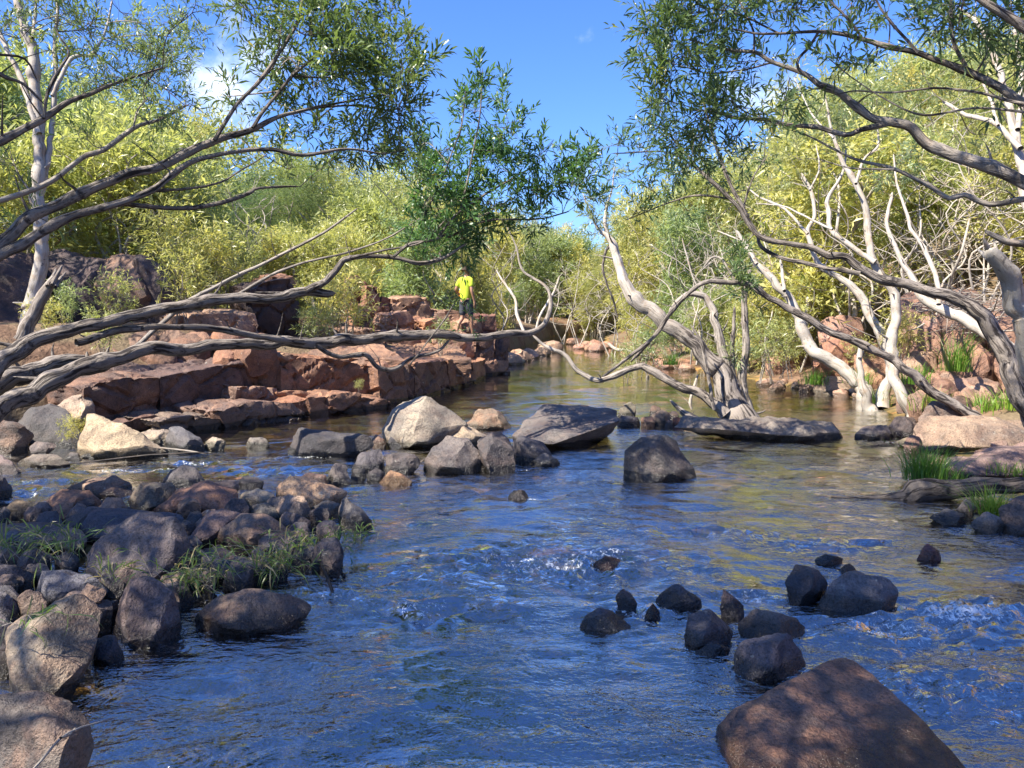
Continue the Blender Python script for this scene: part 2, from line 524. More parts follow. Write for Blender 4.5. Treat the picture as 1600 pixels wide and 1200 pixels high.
def build_water():
    ys = [0.9]
    while ys[-1] < 64:
        ys.append(ys[-1] + max(0.018, 0.0065 * ys[-1]) if ys[-1] < 12 else ys[-1] + 0.02 * ys[-1])
    ys = np.concatenate([np.arange(-7, 0.9, 0.4), np.array(ys)])
    s = np.linspace(-1, 1, 330)
    Y = np.repeat(ys[:, None], len(s), 1)
    X = s[None, :] * (np.maximum(Y, 0) * 0.80 + 4.2)
    p = np.stack([X, Y, np.zeros_like(X)], -1).reshape(-1, 3)
    chop = np.interp(p[:, 1], [0, 6, 9, 12, 18, 30, 60], [0.95, 1.0, 0.75, 0.36, 0.16, 0.10, 0.06])
    foam = np.zeros(len(p)); turb = np.zeros(len(p))
    spots = [(870, 880, .75, .34, 1.0, .72), (940, 868, .30, .16, .8, .7), (690, 905, .5, .2, .55, .3), (660, 955, .28, .18, 1.0, .7), (720, 950, .3, .16, .9, .3),
             (1400, 985, .6, .22, 1.0, .72), (1500, 960, .45, .22, .9, .95), (1270, 850, .3, .15, .9, .3), (1340, 845, .3, .15, .7, .45), (1000, 955, .3, .2, .7, .7),
             (1180, 935, .25, .14, .7, .75), (1300, 920, .4, .2, .5, .25), (1450, 1080, .5, .25, .8, .15), (1130, 830, .5, .2, .6, .15),
             (200, 735, .9, .12, .6, .75), (300, 722, .7, .10, .6, .7), (90, 752, .6, .16, .6, .7), (15, 770, .5, .18, .6, .6), (470, 715, .5, .12, .5, .8), (560, 690, .4, .14, .5, .6),
             (420, 735, .9, .3, .5, .25), (810, 733, .5, .06, .3, .6), (520, 930, .3, .16, .6, .5), (1380, 690, .5, .12, .4, .6), (1520, 805, .4, .1, .3, .5), (830, 780, .2, .05, .3, .7)]
    for (px, py, rx, ry, tb, fo) in spots:
        c = G(px, py)
        e = np.exp(-(((p[:, 0] - c[0]) / rx) ** 2 + ((p[:, 1] - c[1]) / ry) ** 2))
        turb = np.maximum(turb, tb * e); foam = np.maximum(foam, fo * e)
    q = p.copy(); q[:, 1] *= 1.8
    warp = vnoise(q * 0.9) * 0.5
    q[:, 0] += warp
    near = np.interp(p[:, 1], [0, 7, 11, 16], [1, 1, 0.35, 0.1])
    # low standing waves and smooth tongues of current
    z = near * (0.013 * fbm(q * 1.7, 2) + 0.006 * fbm(q * 5.0 + 9, 2))
    rg = 1 - np.abs(fbm(q * 4.2 + 3, 3, 0.55)) * 1.4
    z += turb * (0.062 * rg + 0.036 * fbm(q * 9.0, 3) - 0.03)
    z += near * 0.0022 * fbm(q * np.array([9, 17, 1]), 2)
    p[:, 2] = z
    me_a = np.arange(len(p)).reshape(X.shape)
    F = np.stack([me_a[:-1, :-1], me_a[:-1, 1:], me_a[1:, 1:], me_a[1:, :-1]], -1).reshape(-1, 4)
    me = mesh_from('water', p, F)
    attr(me, 'chop', np.clip(chop + turb * 0.5, 0, 1.5)); attr(me, 'foam', foam)
    tag(link('water', me, M_WATER), kind='structure')


build_water()

# ------------------------------------------------------------------ rocks
GREY = (0.155, 0.140, 0.145)
DARK = (0.085, 0.078, 0.086)
BLUE = (0.105, 0.105, 0.125)
TAN = (0.42, 0.30, 0.20)
WARM = (0.235, 0.165, 0.125)
RED = (0.31, 0.15, 0.085)
PINK = (0.36, 0.225, 0.155)
PALE = (0.34, 0.29, 0.225)
BROWN = (0.18, 0.115, 0.085)
_seed = [0]


def cells(p, seed):
    """value of the nearest of jittered grid points: flat chipped facets with sharp steps between"""
    i = np.floor(p).astype(np.int64)
    best = np.full(len(p), 1e9); sec = np.full(len(p), 1e9); val = np.zeros(len(p))
    for dx in (-1, 0, 1):
        for dy in (-1, 0, 1):
            for dz in (-1, 0, 1):
                c = i + [dx, dy, dz]
                j = np.stack([_h(c[:, 0] + seed, c[:, 1], c[:, 2]), _h(c[:, 0], c[:, 1] + seed, c[:, 2] + 7), _h(c[:, 0], c[:, 1] + 3, c[:, 2] + seed)], -1) * .45 + .5
                d = ((c + j - p) ** 2).sum(1)
                sec = np.minimum(sec, np.maximum(best, d))
                m = d < best
                best[m] = d[m]; val[m] = _h(c[:, 0] + 5, c[:, 1] + 11, c[:, 2] + seed)[m]
    return val, np.sqrt(sec) - np.sqrt(best)


def rock_mesh(pts, div, smooth, rough, seed, chip=0.0, facets=9, sharp=24):
    """hull of the corner points, cut fine, its corners worn round, its faces roughened; returns mesh and base point"""
    pts = np.asarray(pts, float)
    org = np.array([pts[:, 0].mean(), pts[:, 1].mean(), pts[:, 2].min()])
    bm = bmesh.new()
    for p in pts - org:
        bm.verts.new(p)
    r = bmesh.ops.convex_hull(bm, input=bm.verts)
    bmesh.ops.delete(bm, geom=[v for v in bm.verts if not v.link_faces], context='VERTS')
    bmesh.ops.remove_doubles(bm, verts=bm.verts, dist=1e-4)
    ext = pts.max(0) - pts.min(0)
    size = float(np.cbrt(np.prod(np.maximum(ext, 0.02))))
    tl = size / div
    for k in range(9):
        lng = [e for e in bm.edges if e.calc_length() > tl * 1.35]
        if not lng or len(bm.faces) > 7000:
            break
        bmesh.ops.subdivide_edges(bm, edges=lng, cuts=1)
        bmesh.ops.triangulate(bm, faces=bm.faces)
    for k in range(smooth):
        bmesh.ops.smooth_vert(bm, verts=bm.verts, factor=0.5, use_axis_x=True, use_axis_y=True, use_axis_z=True)
    # broken faces: shear flat planes off the rounded form
    co = np.array([v.co for v in bm.verts])
    rs = np.random.RandomState(seed)
    cen = (co.max(0) + co.min(0)) / 2
    for k in range(facets):
        if k < 5:
            d = np.array([rs.uniform(-1, 1), rs.uniform(-1.1, -.2), rs.uniform(.0, 1.1)]); u_ = rs.uniform(.64, .90)
        else:
            d = rs.normal(size=3) * [1, 1, .7]; u_ = rs.uniform(.80, .93)
        d /= np.linalg.norm(d)
        pr = (co - cen) @ d
        lim = pr.max() * u_
        m = pr > lim
        co[m] -= d[None] * ((pr[m] - lim) * .97)[:, None]
    for v, c in zip(bm.verts, co):
        v.co = c
    bmesh.ops.recalc_face_normals(bm, faces=bm.faces)
    bm.normal_update()
    co = np.array([v.co for v in bm.verts]); no = np.array([v.normal for v in bm.verts])
    o = np.array([seed * 3.17 % 97, seed * 7.31 % 89, seed * 1.93 % 83])
    q = co / size
    big = fbm(q * 1.6 + o, 2)
    # chipped planes: a few flat steps along random directions
    step = np.zeros(len(co))
    for k in range(3):
        d = rs.normal(size=3); d /= np.linalg.norm(d)
        u = (q @ d) * rs.uniform(2.0, 3.6) + 0.5 * vnoise(q * 2 + o + k)
        step += np.abs((u - np.floor(u)) - 0.5) - 0.25
    co = co + no * (size * rough * (0.035 * big + 0.045 * step + 0.022 * fbm(q * 5 + o, 3) + 0.011 * fbm(q * 16 + o, 2)))[:, None]
    if chip:
        # squarish joint blocks: each steps in or out a little and is parted from the next by a groove
        w_ = co + org * .0 + .035 * np.stack([vnoise(co * 4 + 3 * j + o) for j in range(3)], -1)
        ca, sa = math.cos(.5), math.sin(.5)
        w_ = np.stack([w_[:, 0] * ca + w_[:, 1] * sa, -w_[:, 0] * sa + w_[:, 1] * ca, w_[:, 2]], -1)
        v1, e1 = cells((w_ + o) * [1.9, 1.5, 2.3], seed)
        v2, e2 = cells((w_ + o) * [5, 4, 6], seed + 1)
        co = co + no * (chip * v1 + .35 * chip * v2 - .055 * np.clip(1 - e1 / .13, 0, 1) - .012 * np.clip(1 - e2 / .12, 0, 1))[:, None]
    for v, c in zip(bm.verts, co):
        v.co = c
    me = bpy.data.meshes.new('rock')
    bm.to_mesh(me); bm.free()
    me.polygons.foreach_set('use_smooth', np.ones(len(me.polygons), bool))
    me.set_sharp_from_angle(angle=math.radians(sharp))
    me.materials.append(M_ROCK)
    return me, org


def put_rock(pts, label, col, rust, name='boulder', div=14, smooth=1, rough=.8, cat='rock', group=None, chip=0.0, facets=9, sharp=24):
    _seed[0] += 1
    me, org = rock_mesh(pts, div, smooth, rough, _seed[0], chip, facets, sharp)
    o = link(name, me, loc=org)
    rs = random.Random(_seed[0])
    j = rs.uniform(0.9, 1.1)
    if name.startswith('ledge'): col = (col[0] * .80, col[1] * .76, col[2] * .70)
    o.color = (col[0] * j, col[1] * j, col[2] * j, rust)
    return tag(o, label, cat, group)


def rock(ol, label, col, rust=0.25, Y=None, tilt=0.55, back=0.55, bulge=0.28, ridge=None, z0=0.0, sink=0.12, **kw):
    ol = np.asarray(ol, float)
    cx, cy = ol.mean(0)
    by = ol[:, 1].max()
    if tilt >= .7: kw.setdefault('facets', 2)
    else: kw.setdefault('facets', 6)
    if Y is None:
        Y = G(cx, by, z0)[1]
    ol = (ol - [cx, cy]) * 1.085 + [cx, cy]
    w = np.ptp(ol[:, 0]) / FOC * Y; h = np.ptp(ol[:, 1]) / FOC * Y
    s = math.sqrt(w * h)
    s = min(s, 1.2 * h + 0.3 * w)
    pts = []
    for (x, y) in ol:
        d = Y + tilt * (by - y) / FOC * Y
        pts.append(P(x, y, d))
        xb, yb = cx + (x - cx) * 0.72, cy + (y - cy) * 0.80
        pts.append(P(xb, yb, d + back * s))
        if y > by - 0.35 * np.ptp(ol[:, 1]) and sink:
            q = P(x, y, d); q[2] -= sink; pts.append(q)
            q = P(xb, y, d + back * s); q[2] = min(q[2], pts[-1][2]); pts.append(q)
    if ridge is None:
        fy = cy + 0.12 * np.ptp(ol[:, 1])
        for (x, y) in ol:
            xf, yf = cx + (x - cx) * 0.6, fy + (y - fy) * 0.6
            pts.append(P(xf, yf, Y + tilt * (by - yf) / FOC * Y - bulge * s))
    else:
        for (x, y, dy) in ridge:
            pts.append(P(x, y, Y + tilt * (by - y) / FOC * Y - dy * s))
    return put_rock(pts, label, col, rust, **kw)


def block(ol, label, col, rust, Yl, Yr, back=(-1.2, 0.65, 0.05), sink=0.25, bulge=0.0, **kw):
    """a squarish ledge block: a front face standing along the bank, running back into it"""
    ol = np.asarray(ol, float)
    x0, x1 = ol[:, 0].min(), ol[:, 0].max()
    by = ol[:, 1].max(); hh = np.ptp(ol[:, 1])
    pts = []
    rs = random.Random(int(x0 * 7 + by))
    for (x, y) in ol:
        d = Yl + (Yr - Yl) * (x - x0) / (x1 - x0)
        p = P(x, y, d + rs.uniform(-.06, .06))
        pts.append(p)
        pts.append(p + np.array(back) * rs.uniform(0.85, 1.15))
        if y > by - 0.45 * hh:
            pts.append(p - [0, 0, sink])
    if bulge:
        c = ol.mean(0)
        pts.append(P(c[0], c[1], (Yl + Yr) / 2 - bulge))
    kw['smooth'] = 0; kw.setdefault('chip', 0.03); kw['div'] = int(kw.get('div', 13) * 1.5); kw.setdefault('facets', 0)
    kw.setdefault('rough', .16)
    return put_rock(pts, label, col, rust, name=kw.pop('name', 'ledge_block'), **kw)


# --- the heap of stones at lower left
rock([(-70, 1110), (0, 1092), (73, 1084), (108, 1100), (137, 1129), (138, 1155), (110, 1215), (60, 1290), (-70, 1290)], 'large rounded grey-brown boulder filling the bottom left corner', (0.15, 0.125, 0.105), .3, Y=2.35, div=16, smooth=1)
rock([(10, 990), (40, 962), (100, 938), (130, 933), (155, 962), (146, 1017), (95, 1077), (50, 1085), (15, 1070)], 'big slanting brown-grey boulder with broad flat olive face at left edge', (0.20, 0.165, 0.125), .35, div=16, ridge=[(30, 1010, .2), (75, 1000, .5), (65, 1080, .45), (118, 1030, .3), (110, 945, .1), (25, 1060, .25)])
rock([(204, 908), (229, 902), (267, 925), (280, 948), (275, 977), (246, 996), (188, 1008), (179, 979), (183, 942)], 'egg-like purple-grey boulder standing at the edge of the dark water', (0.155, 0.125, 0.125), .15, div=15, smooth=1)
rock([(306, 967), (325, 942), (358, 930), (400, 922), (442, 931), (487, 943), (440, 967), (375, 984), (321, 981)], 'low dark brown boulder tapering to a point into the stream', (0.125, 0.098, 0.085), .25, facets=2, div=15, tilt=.8)
rock([(133, 879), (142, 854), (183, 825), (217, 808), (267, 812), (288, 846), (287, 883), (254, 904), (196, 917), (142, 896)], 'largest dark grey boulder in the middle of the stone heap', (0.135, 0.115, 0.115), .12, div=16, ridge=[(150, 860, .15), (265, 850, .28), (215, 868, .42), (200, 905, .4), (260, 895, .2), (160, 888, .3)])
rock([(115, 812), (137, 795), (208, 799), (283, 804), (289, 818), (250, 838), (150, 852), (121, 836)], 'long blue-grey slab lying behind the largest dark boulder', BLUE, .1, div=12, tilt=.9)
rock([(57, 817), (67, 787), (96, 765), (137, 768), (163, 791), (117, 818)], 'reddish brown wedge boulder at the back of the stone heap', (0.27, 0.155, 0.105), .75, div=13, tilt=.8)
rock([(102, 765), (140, 752), (179, 744), (208, 756), (202, 777), (165, 778)], 'flat tan-topped slab half in the side stream beside foaming water', WARM, .35, tilt=1.0, div=12)
rock([(194, 781), (221, 754), (267, 754), (276, 769), (254, 793), (225, 801)], 'olive-grey boulder between the flat slab and the rusty boulder', (0.155, 0.135, 0.105), .2, div=12)
rock([(244, 752), (262, 738), (283, 727), (304, 733), (320, 753), (290, 762)], 'pointed blackish stone jutting into the side stream', DARK, .05)
rock([(238, 800), (283, 767), (325, 751), (367, 767), (371, 796), (325, 808), (280, 808)], 'broad rusty orange topped boulder in the sunlit back of the heap', (0.27, 0.155, 0.12), .85, div=14, tilt=.8)
rock([(287, 826), (308, 808), (346, 796), (377, 804), (330, 844), (292, 858)], 'purple-grey slab leaning below the rusty topped boulder', (0.19, 0.135, 0.125), .2, tilt=.8, div=12)
rock([(327, 846), (379, 804), (417, 806), (472, 837), (454, 860), (400, 864), (367, 856)], 'brown flat-sided boulder above the green weeds', (0.195, 0.145, 0.115), .3, div=14, ridge=[(385, 815, .1), (440, 838, .25), (400, 840, .35), (350, 850, .25), (430, 858, .25)])
rock([(369, 785), (375, 769), (404, 762), (430, 775), (417, 790), (376, 799)], 'grey-tan stone touching the pale tan boulder', PALE, .15)
rock([(374, 800), (417, 786), (438, 796), (434, 816), (398, 818)], 'low grey stone below the pale tan boulder', (0.2, 0.175, 0.14), .15)
rock([(428, 762), (454, 745), (487, 749), (512, 757), (538, 768), (531, 780), (479, 793), (433, 780)], 'bright tan sunlit boulder at the back right of the heap', (0.46, 0.315, 0.20), .45, div=14, tilt=.7)
rock([(424, 785), (450, 773), (475, 777), (484, 796), (467, 818), (442, 813)], 'small pale peach stone tucked under the bright tan boulder', (0.42, 0.30, 0.215), .2, div=12)
rock([(486, 793), (512, 781), (532, 787), (529, 810), (492, 806)], 'small grey stone with a white chip at the water edge', (0.19, 0.165, 0.14), .1)
rock([(529, 783), (538, 778), (565, 798), (582, 813), (558, 826), (531, 822)], 'grey sloping stone forming the right tip of the heap', (0.15, 0.135, 0.125), .1, div=12)
rock([(507, 744), (524, 725), (542, 727), (549, 754), (512, 757)], 'upright pointed grey stone behind the bright tan boulder', (0.15, 0.13, 0.12), .05)
rock([(289, 887), (317, 869), (371, 879), (378, 893), (350, 909), (304, 906)], 'blue-grey rounded stone lying among dry weed stems', (0.115, 0.115, 0.135), .05, div=12)
rock([(299, 864), (346, 850), (368, 860), (362, 875), (308, 871)], 'small purple-grey stone above the blue-grey rounded stone', (0.16, 0.125, 0.12), .1)
rock([(55, 919), (62, 892), (100, 890), (137, 896), (164, 925), (121, 952), (62, 944)], 'smooth bluish stone in shade left of the egg-like boulder', BLUE, .05, div=12)
rock([(120, 935), (137, 912), (167, 923), (155, 942)], 'small tan stone perched on the slanting boulder', (0.33, 0.22, 0.15), .2, Y=3.9, sink=0)
rock([(-60, 930), (-40, 885), (25, 884), (59, 896), (30, 932)], 'rough grey stone at the left edge below the grass', (0.14, 0.12, 0.12), .15)
rock([(-60, 990), (-60, 925), (5, 925), (38, 950), (18, 985)], 'grey-blue stone at left edge above the slanting boulder', (0.13, 0.125, 0.13), .1)
rock([(25, 938), (37, 927), (60, 935), (72, 951), (42, 962)], 'small grey wedge between bluish stone and left edge', (0.14, 0.135, 0.14), .05)
rock([(141, 946), (160, 938), (184, 938), (181, 968), (150, 978)], 'dark little stone wedged beside the egg-like boulder', DARK, .05)
rock([(141, 998), (179, 994), (192, 1026), (146, 1040)], 'dark wet stone low in the water beneath the egg-like boulder', (0.10, 0.10, 0.115), .05)
rock([(-80, 960), (0, 962), (20, 987), (23, 1033), (0, 1090), (-80, 1100)], 'grey slab cut by the left edge in front of the slanting boulder', (0.165, 0.145, 0.135), .2, Y=3.3, div=13)
rock([(-40, 830), (10, 818), (54, 815), (100, 820), (126, 830), (117, 852), (50, 862), (-40, 862)], 'flat reddish-grey slab above the left grass tuft', (0.185, 0.14, 0.125), .35, tilt=1.0, div=12)
rock([(1, 800), (25, 781), (58, 787), (55, 803), (17, 809)], 'low rounded olive stone standing in the side stream at left', (0.20, 0.17, 0.115), .25)
rock([(248, 914), (287, 910), (301, 934), (267, 948)], 'dark stone half hidden under dry weed stems', DARK, .05)
rock([(500, 845), (515, 838), (528, 846), (524, 862), (505, 864)], 'tiny dark stone in the water at the tip of the weeds', DARK, .05)
rock([(440, 868), (470, 850), (498, 862), (500, 884), (455, 890)], 'dark shaded stone under the green weeds', (0.10, 0.085, 0.08), .1)
rock([(392, 886), (420, 872), (452, 884), (440, 908), (400, 910)], 'dark stone below the green weeds beside tapering boulder', (0.105, 0.09, 0.085), .1)
rock([(150, 795), (168, 785), (190, 797), (186, 812), (160, 812)], 'small pale wedge behind the long blue-grey slab', (0.27, 0.22, 0.17), .1)
rock([(300, 770), (318, 757), (345, 752), (372, 750), (374, 765), (330, 778)], 'dark low stone behind the rusty topped boulder', (0.12, 0.10, 0.10), .1)
rock([(372, 752), (386, 742), (412, 752), (404, 764), (380, 764)], 'dark small stone in the sunny shallows beyond the heap', (0.11, 0.10, 0.10), .15)
rock([(462, 752), (480, 739), (508, 742), (510, 756), (470, 760)], 'reddish flat stone behind the bright tan boulder', (0.24, 0.15, 0.12), .4, tilt=.9)
rock([(476, 816), (492, 810), (505, 816), (500, 828), (480, 828)], 'small blue wet stone in the little yellow pool', (0.10, 0.11, 0.14), .0)

# --- stones standing in midstream
rock([(600, 668), (612, 648), (628, 627), (664, 622), (692, 640), (724, 664), (700, 680), (676, 693), (612, 696)], 'tall pale grey boulder with a sunlit left face in midstream', (0.27, 0.235, 0.19), .15, facets=2, div=16, smooth=1, tilt=.4, ridge=[(608, 680, .15), (655, 650, .40), (688, 668, .3), (640, 692, .45), (668, 690, .4), (650, 627, .05), (618, 690, .3)])
rock([(676, 692), (687, 662), (716, 660), (738, 668), (762, 680), (743, 690), (700, 697)], 'cream slab leaning on the tall pale grey boulder', (0.44, 0.345, 0.24), .1, div=12, tilt=.6)
rock([(724, 666), (743, 643), (770, 638), (790, 646), (802, 663), (767, 670)], 'rounded tan and brown boulder standing alone behind the grey ones', (0.34, 0.25, 0.165), .45, div=13)
put_rock([P(*q) for q in ((797, 680, 9.5), (822, 655, 9.9), (848, 632, 10.35), (919, 636, 10.45), (961, 639, 10.2), (971, 656, 9.6), (864, 694, 8.95), (906, 709, 9.5), (952, 678, 9.9), (866, 712, 9.4), (826, 694, 9.3), (800, 700, 9.5), (840, 700, 10.3), (930, 690, 10.4))], 'large dark grey wedge boulder with an overhanging right side in midstream', (0.125, 0.112, 0.105), .12, div=22, smooth=1, facets=0, rough=.6)
rock([(661, 731), (679, 697), (699, 682), (734, 687), (763, 730), (716, 738)], 'triangular dark grey boulder in front of the cream slab', (0.125, 0.11, 0.105), .12, facets=4, div=14)
rock([(742, 688), (762, 677), (784, 670), (801, 697), (805, 731), (767, 737)], 'steep fin-shaped dark boulder leaning on the triangular one', (0.13, 0.112, 0.105), .12, facets=3, div=14, smooth=1, ridge=[(772, 700, .35), (765, 732, .3), (795, 715, .25)])
rock([(798, 688), (820, 684), (844, 691), (866, 708), (844, 720), (807, 724)], 'low black boulder between the fin-shaped boulder and big wedge', DARK, .05, div=12)
rock([(833, 719), (851, 708), (876, 721), (844, 728)], 'small dark stone at the foot of the big wedge boulder', (0.12, 0.115, 0.12), .05)
rock([(801, 678), (807, 671), (822, 670), (826, 680), (812, 686)], 'small brownish stone in the notch above the low black boulder', BROWN, .2)
rock([(444, 708), (450, 680), (470, 670), (530, 677), (572, 682), (580, 694), (548, 702), (480, 713)], 'long black flat-topped slab at the mouth of the side stream', (0.07, 0.064, 0.066), .05, facets=2, div=14, smooth=1, ridge=[(455, 685, .15), (575, 690, .1), (500, 690, .25), (520, 705, .2), (460, 708, .2)])
rock([(551, 734), (564, 708), (596, 701), (603, 737)], 'squarish black stone at the right of the long black slab', DARK, .05, div=12, smooth=1)
rock([(600, 712), (625, 708), (650, 711), (659, 722), (628, 740), (604, 738)], 'low dark stone beside the squarish black one', (0.115, 0.10, 0.095), .1, div=12)
rock([(594, 749), (610, 734), (630, 742), (643, 751), (615, 757)], 'small orange-tan stone at the front of the midstream group', (0.42, 0.25, 0.14), .5)
rock([(570, 742), (588, 731), (601, 738), (591, 752)], 'small dark stone left of the orange-tan one', (0.12, 0.105, 0.10), .05)
rock([(548, 748), (552, 732), (570, 733), (574, 748)], 'low dark stone by the upright pointed stone', (0.11, 0.10, 0.09), .05)
rock([(604, 692), (612, 682), (628, 684), (638, 694), (620, 700)], 'small black stone at the foot of the tall pale boulder', DARK, .05)
rock([(578, 688), (588, 678), (604, 690), (598, 700), (582, 698)], 'little brown stone between black slab and tall pale boulder', BROWN, .3)
rock([(972, 741), (975, 701), (1002, 684), (1041, 679), (1060, 687), (1088, 732), (1054, 742), (989, 749)], 'lone dark rounded boulder standing in open water right of centre', (0.10, 0.09, 0.085), .1, div=17, smooth=1, ridge=[(982, 715, .2), (1045, 700, .25), (1020, 720, .38), (1060, 730, .25), (1000, 742, .3)])
rock([(965, 648), (972, 633), (985, 628), (993, 634), (990, 652)], 'small upright grey-green stone by the big wedge boulder', (0.2, 0.18, 0.13), .1)
rock([(962, 666), (970, 650), (997, 652), (1002, 665)], 'dark low stone beneath the small upright one', DARK, .1)
rock([(789, 781), (800, 764), (820, 767), (829, 781)], 'small dark stone breaking the surface in open water', (0.12, 0.105, 0.10), .15)
rock([(384, 692), (392, 685), (410, 684), (424, 690), (410, 699), (390, 699)], 'small grey-tan stone in the side stream before the ledge', PALE, .1)
# rubble at the foot of the leaning water tree
rb = random.Random(5)
for (x, y, r, c, l) in ((1012, 658, 11, (0.34, 0.20, 0.13), 'little pinkish stone at the left of the rubble by the leaning trunk'), (1034, 652, 15, (0.20, 0.15, 0.11), 'brown lump in the middle of the rubble by the leaning trunk'),
                     (1024, 642, 10, (0.10, 0.08, 0.07), 'blackish stone on top of the rubble by the leaning trunk'), (1052, 648, 9, (0.14, 0.10, 0.08), 'dark stone at the right of the rubble by the leaning trunk'),
                     (1060, 658, 10, (0.45, 0.17, 0.08), 'orange-red stone at the front of the rubble by the leaning trunk'), (1045, 662, 8, (0.12, 0.09, 0.09), 'tiny dark stone at the water below the rubble')):
    rock([(x + r * math.cos(a) * rb.uniform(.8, 1.2), y + r * .75 * math.sin(a) * rb.uniform(.8, 1.2)) for a in np.arange(0, 6.28, .9)], l, c, .3, div=8)
rock([(1063, 668), (1075, 655), (1180, 654), (1260, 657), (1310, 660), (1320, 676), (1290, 686), (1230, 684), (1150, 676)], 'long low slab lying across the water before the leaning tree', (0.16, 0.14, 0.12), .1, facets=1, tilt=1.2, back=.35, div=26, smooth=1)

# --- stones in the rapids at lower right
rock([(1225, 908), (1240, 880), (1271, 887), (1297, 911), (1275, 922), (1243, 941)], 'black jagged stone in the rapids left of the flat one', (0.075, 0.07, 0.075), .05, div=12, smooth=1)
rock([(1281, 945), (1300, 912), (1324, 892), (1392, 906), (1402, 920), (1392, 950), (1364, 956)], 'flat-faced bluish grey boulder in the rapids', (0.135, 0.125, 0.13), .05, div=15, smooth=1, ridge=[(1300, 940, .15), (1385, 925, .22), (1370, 950, .2), (1330, 915, .12)])
rock([(1272, 873), (1289, 866), (1318, 873), (1303, 885)], 'thin dark stone awash behind the rapids boulder', (0.09, 0.085, 0.08), .05)
rock([(1302, 896), (1318, 884), (1328, 880), (1339, 893)], 'small brown stone behind the flat-faced boulder', BROWN, .4)
rock([(1433, 872), (1448, 850), (1475, 866), (1450, 876)], 'little rusty red stone awash at far right of the rapids', (0.26, 0.09, 0.07), .6)
rock([(1020, 936), (1040, 922), (1061, 915), (1092, 937), (1056, 946)], 'dark low stone at upper left of the rapids group', (0.11, 0.105, 0.12), .05, div=12)
rock([(1008, 959), (1021, 943), (1034, 958), (1020, 966)], 'tiny black upright stone left of the rapids group', (0.06, 0.055, 0.055), .1)
rock([(1071, 997), (1077, 964), (1107, 955), (1148, 985), (1121, 1004), (1084, 1010)], 'rounded dark stone at the left of the rapids group', (0.115, 0.105, 0.11), .08, div=14)
rock([(1127, 950), (1131, 922), (1164, 946), (1154, 962)], 'dark triangular stone between the rapids stones', (0.12, 0.10, 0.10), .2)
rock([(1153, 972), (1182, 950), (1247, 967), (1272, 991), (1224, 999), (1177, 999)], 'smooth dark brown stone above the squat grey one', (0.13, 0.11, 0.10), .15, div=14, smooth=1)
rock([(1146, 1029), (1159, 1004), (1229, 990), (1262, 1032), (1238, 1057), (1163, 1050)], 'squat purple-grey stone in front of the smooth brown one', (0.135, 0.12, 0.13), .1, div=15, smooth=1)
rock([(1088, 1018), (1112, 1004), (1141, 1014), (1126, 1029)], 'little submerged dark stone below the rounded one', (0.095, 0.09, 0.10), .05)
_a, _b, _c = P(1322, 1026, 3.28), P(1176, 1111, 2.88), P(1517, 1200, 2.66)
_n = np.cross(_b - _a, _c - _a)


def on_face(px, py):
    """the point of the rock's broad flat top seen at (px, py)"""
    d = ray(px, py); o_ = np.array([0, 0, CAM_H])
    return o_ + d * ((_a - o_) @ _n) / (d @ _n)


_w = [_a, _b, _c] + [on_face(*q) for q in ((1299, 1033), (1356, 1048), (1240, 1067), (1230, 1163), (1300, 1228), (1405, 1320), (1640, 1315))]
_lo = [G(1145, 1110, .10), G(1124, 1131, .06), G(1150, 1205, .0), G(1200, 1260, .0), G(1300, 1340, .0)]
put_rock(_w + _lo + [q * [1, 1, 0] + [0, .25, -.3] for q in _w + _lo], 'huge wedge of rust-stained brown rock at the bottom right', (0.125, 0.088, 0.076), .85, div=32, smooth=1, facets=0, rough=.30)
rock([(900, 974), (936, 950), (989, 963), (998, 978), (950, 984)], 'dark stone awash with water pouring round it in the centre', (0.085, 0.085, 0.10), .05, div=12)
rock([(959, 934), (973, 919), (985, 926), (994, 942), (982, 956)], 'small black knob of rock above the awash stone', (0.09, 0.08, 0.085), .1)
rock([(925, 878), (945, 869), (972, 872), (980, 882), (945, 888)], 'purple-brown stone barely breaking the central ripple', (0.13, 0.085, 0.09), .3, sink=.2)
# --- right bank stones
rock([(1428, 670), (1439, 652), (1513, 650), (1600, 658), (1660, 670), (1660, 700), (1560, 703), (1485, 707), (1443, 697)], 'big rounded tan boulder on the right bank where a trunk meets it', (0.32, 0.235, 0.165), .2, facets=3, div=20, smooth=1, tilt=.7, Y=9.0)
rock([(1465, 731), (1537, 703), (1610, 688), (1700, 690), (1700, 750), (1490, 751)], 'smooth pinkish slab sloping into the water at right', (0.27, 0.19, 0.165), .2, facets=1, div=18, smooth=1, tilt=1.4, Y=7.6)
rock([(1494, 796), (1509, 780), (1524, 789), (1514, 810)], 'small pale stone under the dark driftwood log', PALE, .1)
rock([(1517, 819), (1541, 801), (1573, 813), (1560, 832)], 'smooth grey stone below the bright grass clump at right', (0.19, 0.165, 0.145), .1, div=12)
rock([(1452, 808), (1480, 795), (1510, 806), (1500, 820)], 'dark wet flat stone before the driftwood log', (0.08, 0.08, 0.085), .05, tilt=1.0)
rock([(1560, 795), (1590, 775), (1650, 780), (1650, 835), (1575, 830)], 'dark brown rock at right edge beneath the driftwood', (0.15, 0.115, 0.09), .2)
rock([(1338, 678), (1352, 666), (1384, 664), (1392, 678), (1360, 686)], 'dark flat stone in the shallows left of the tan boulder', (0.115, 0.10, 0.095), .1, tilt=.9)
rock([(1385, 672), (1400, 652), (1432, 650), (1440, 676), (1410, 682)], 'dark brown stone at the foot of the pale trunk', (0.135, 0.105, 0.09), .15)
rock([(1400, 690), (1420, 682), (1440, 690), (1430, 700)], 'small olive stone in the shallows by the tan boulder', (0.22, 0.18, 0.11), .15)
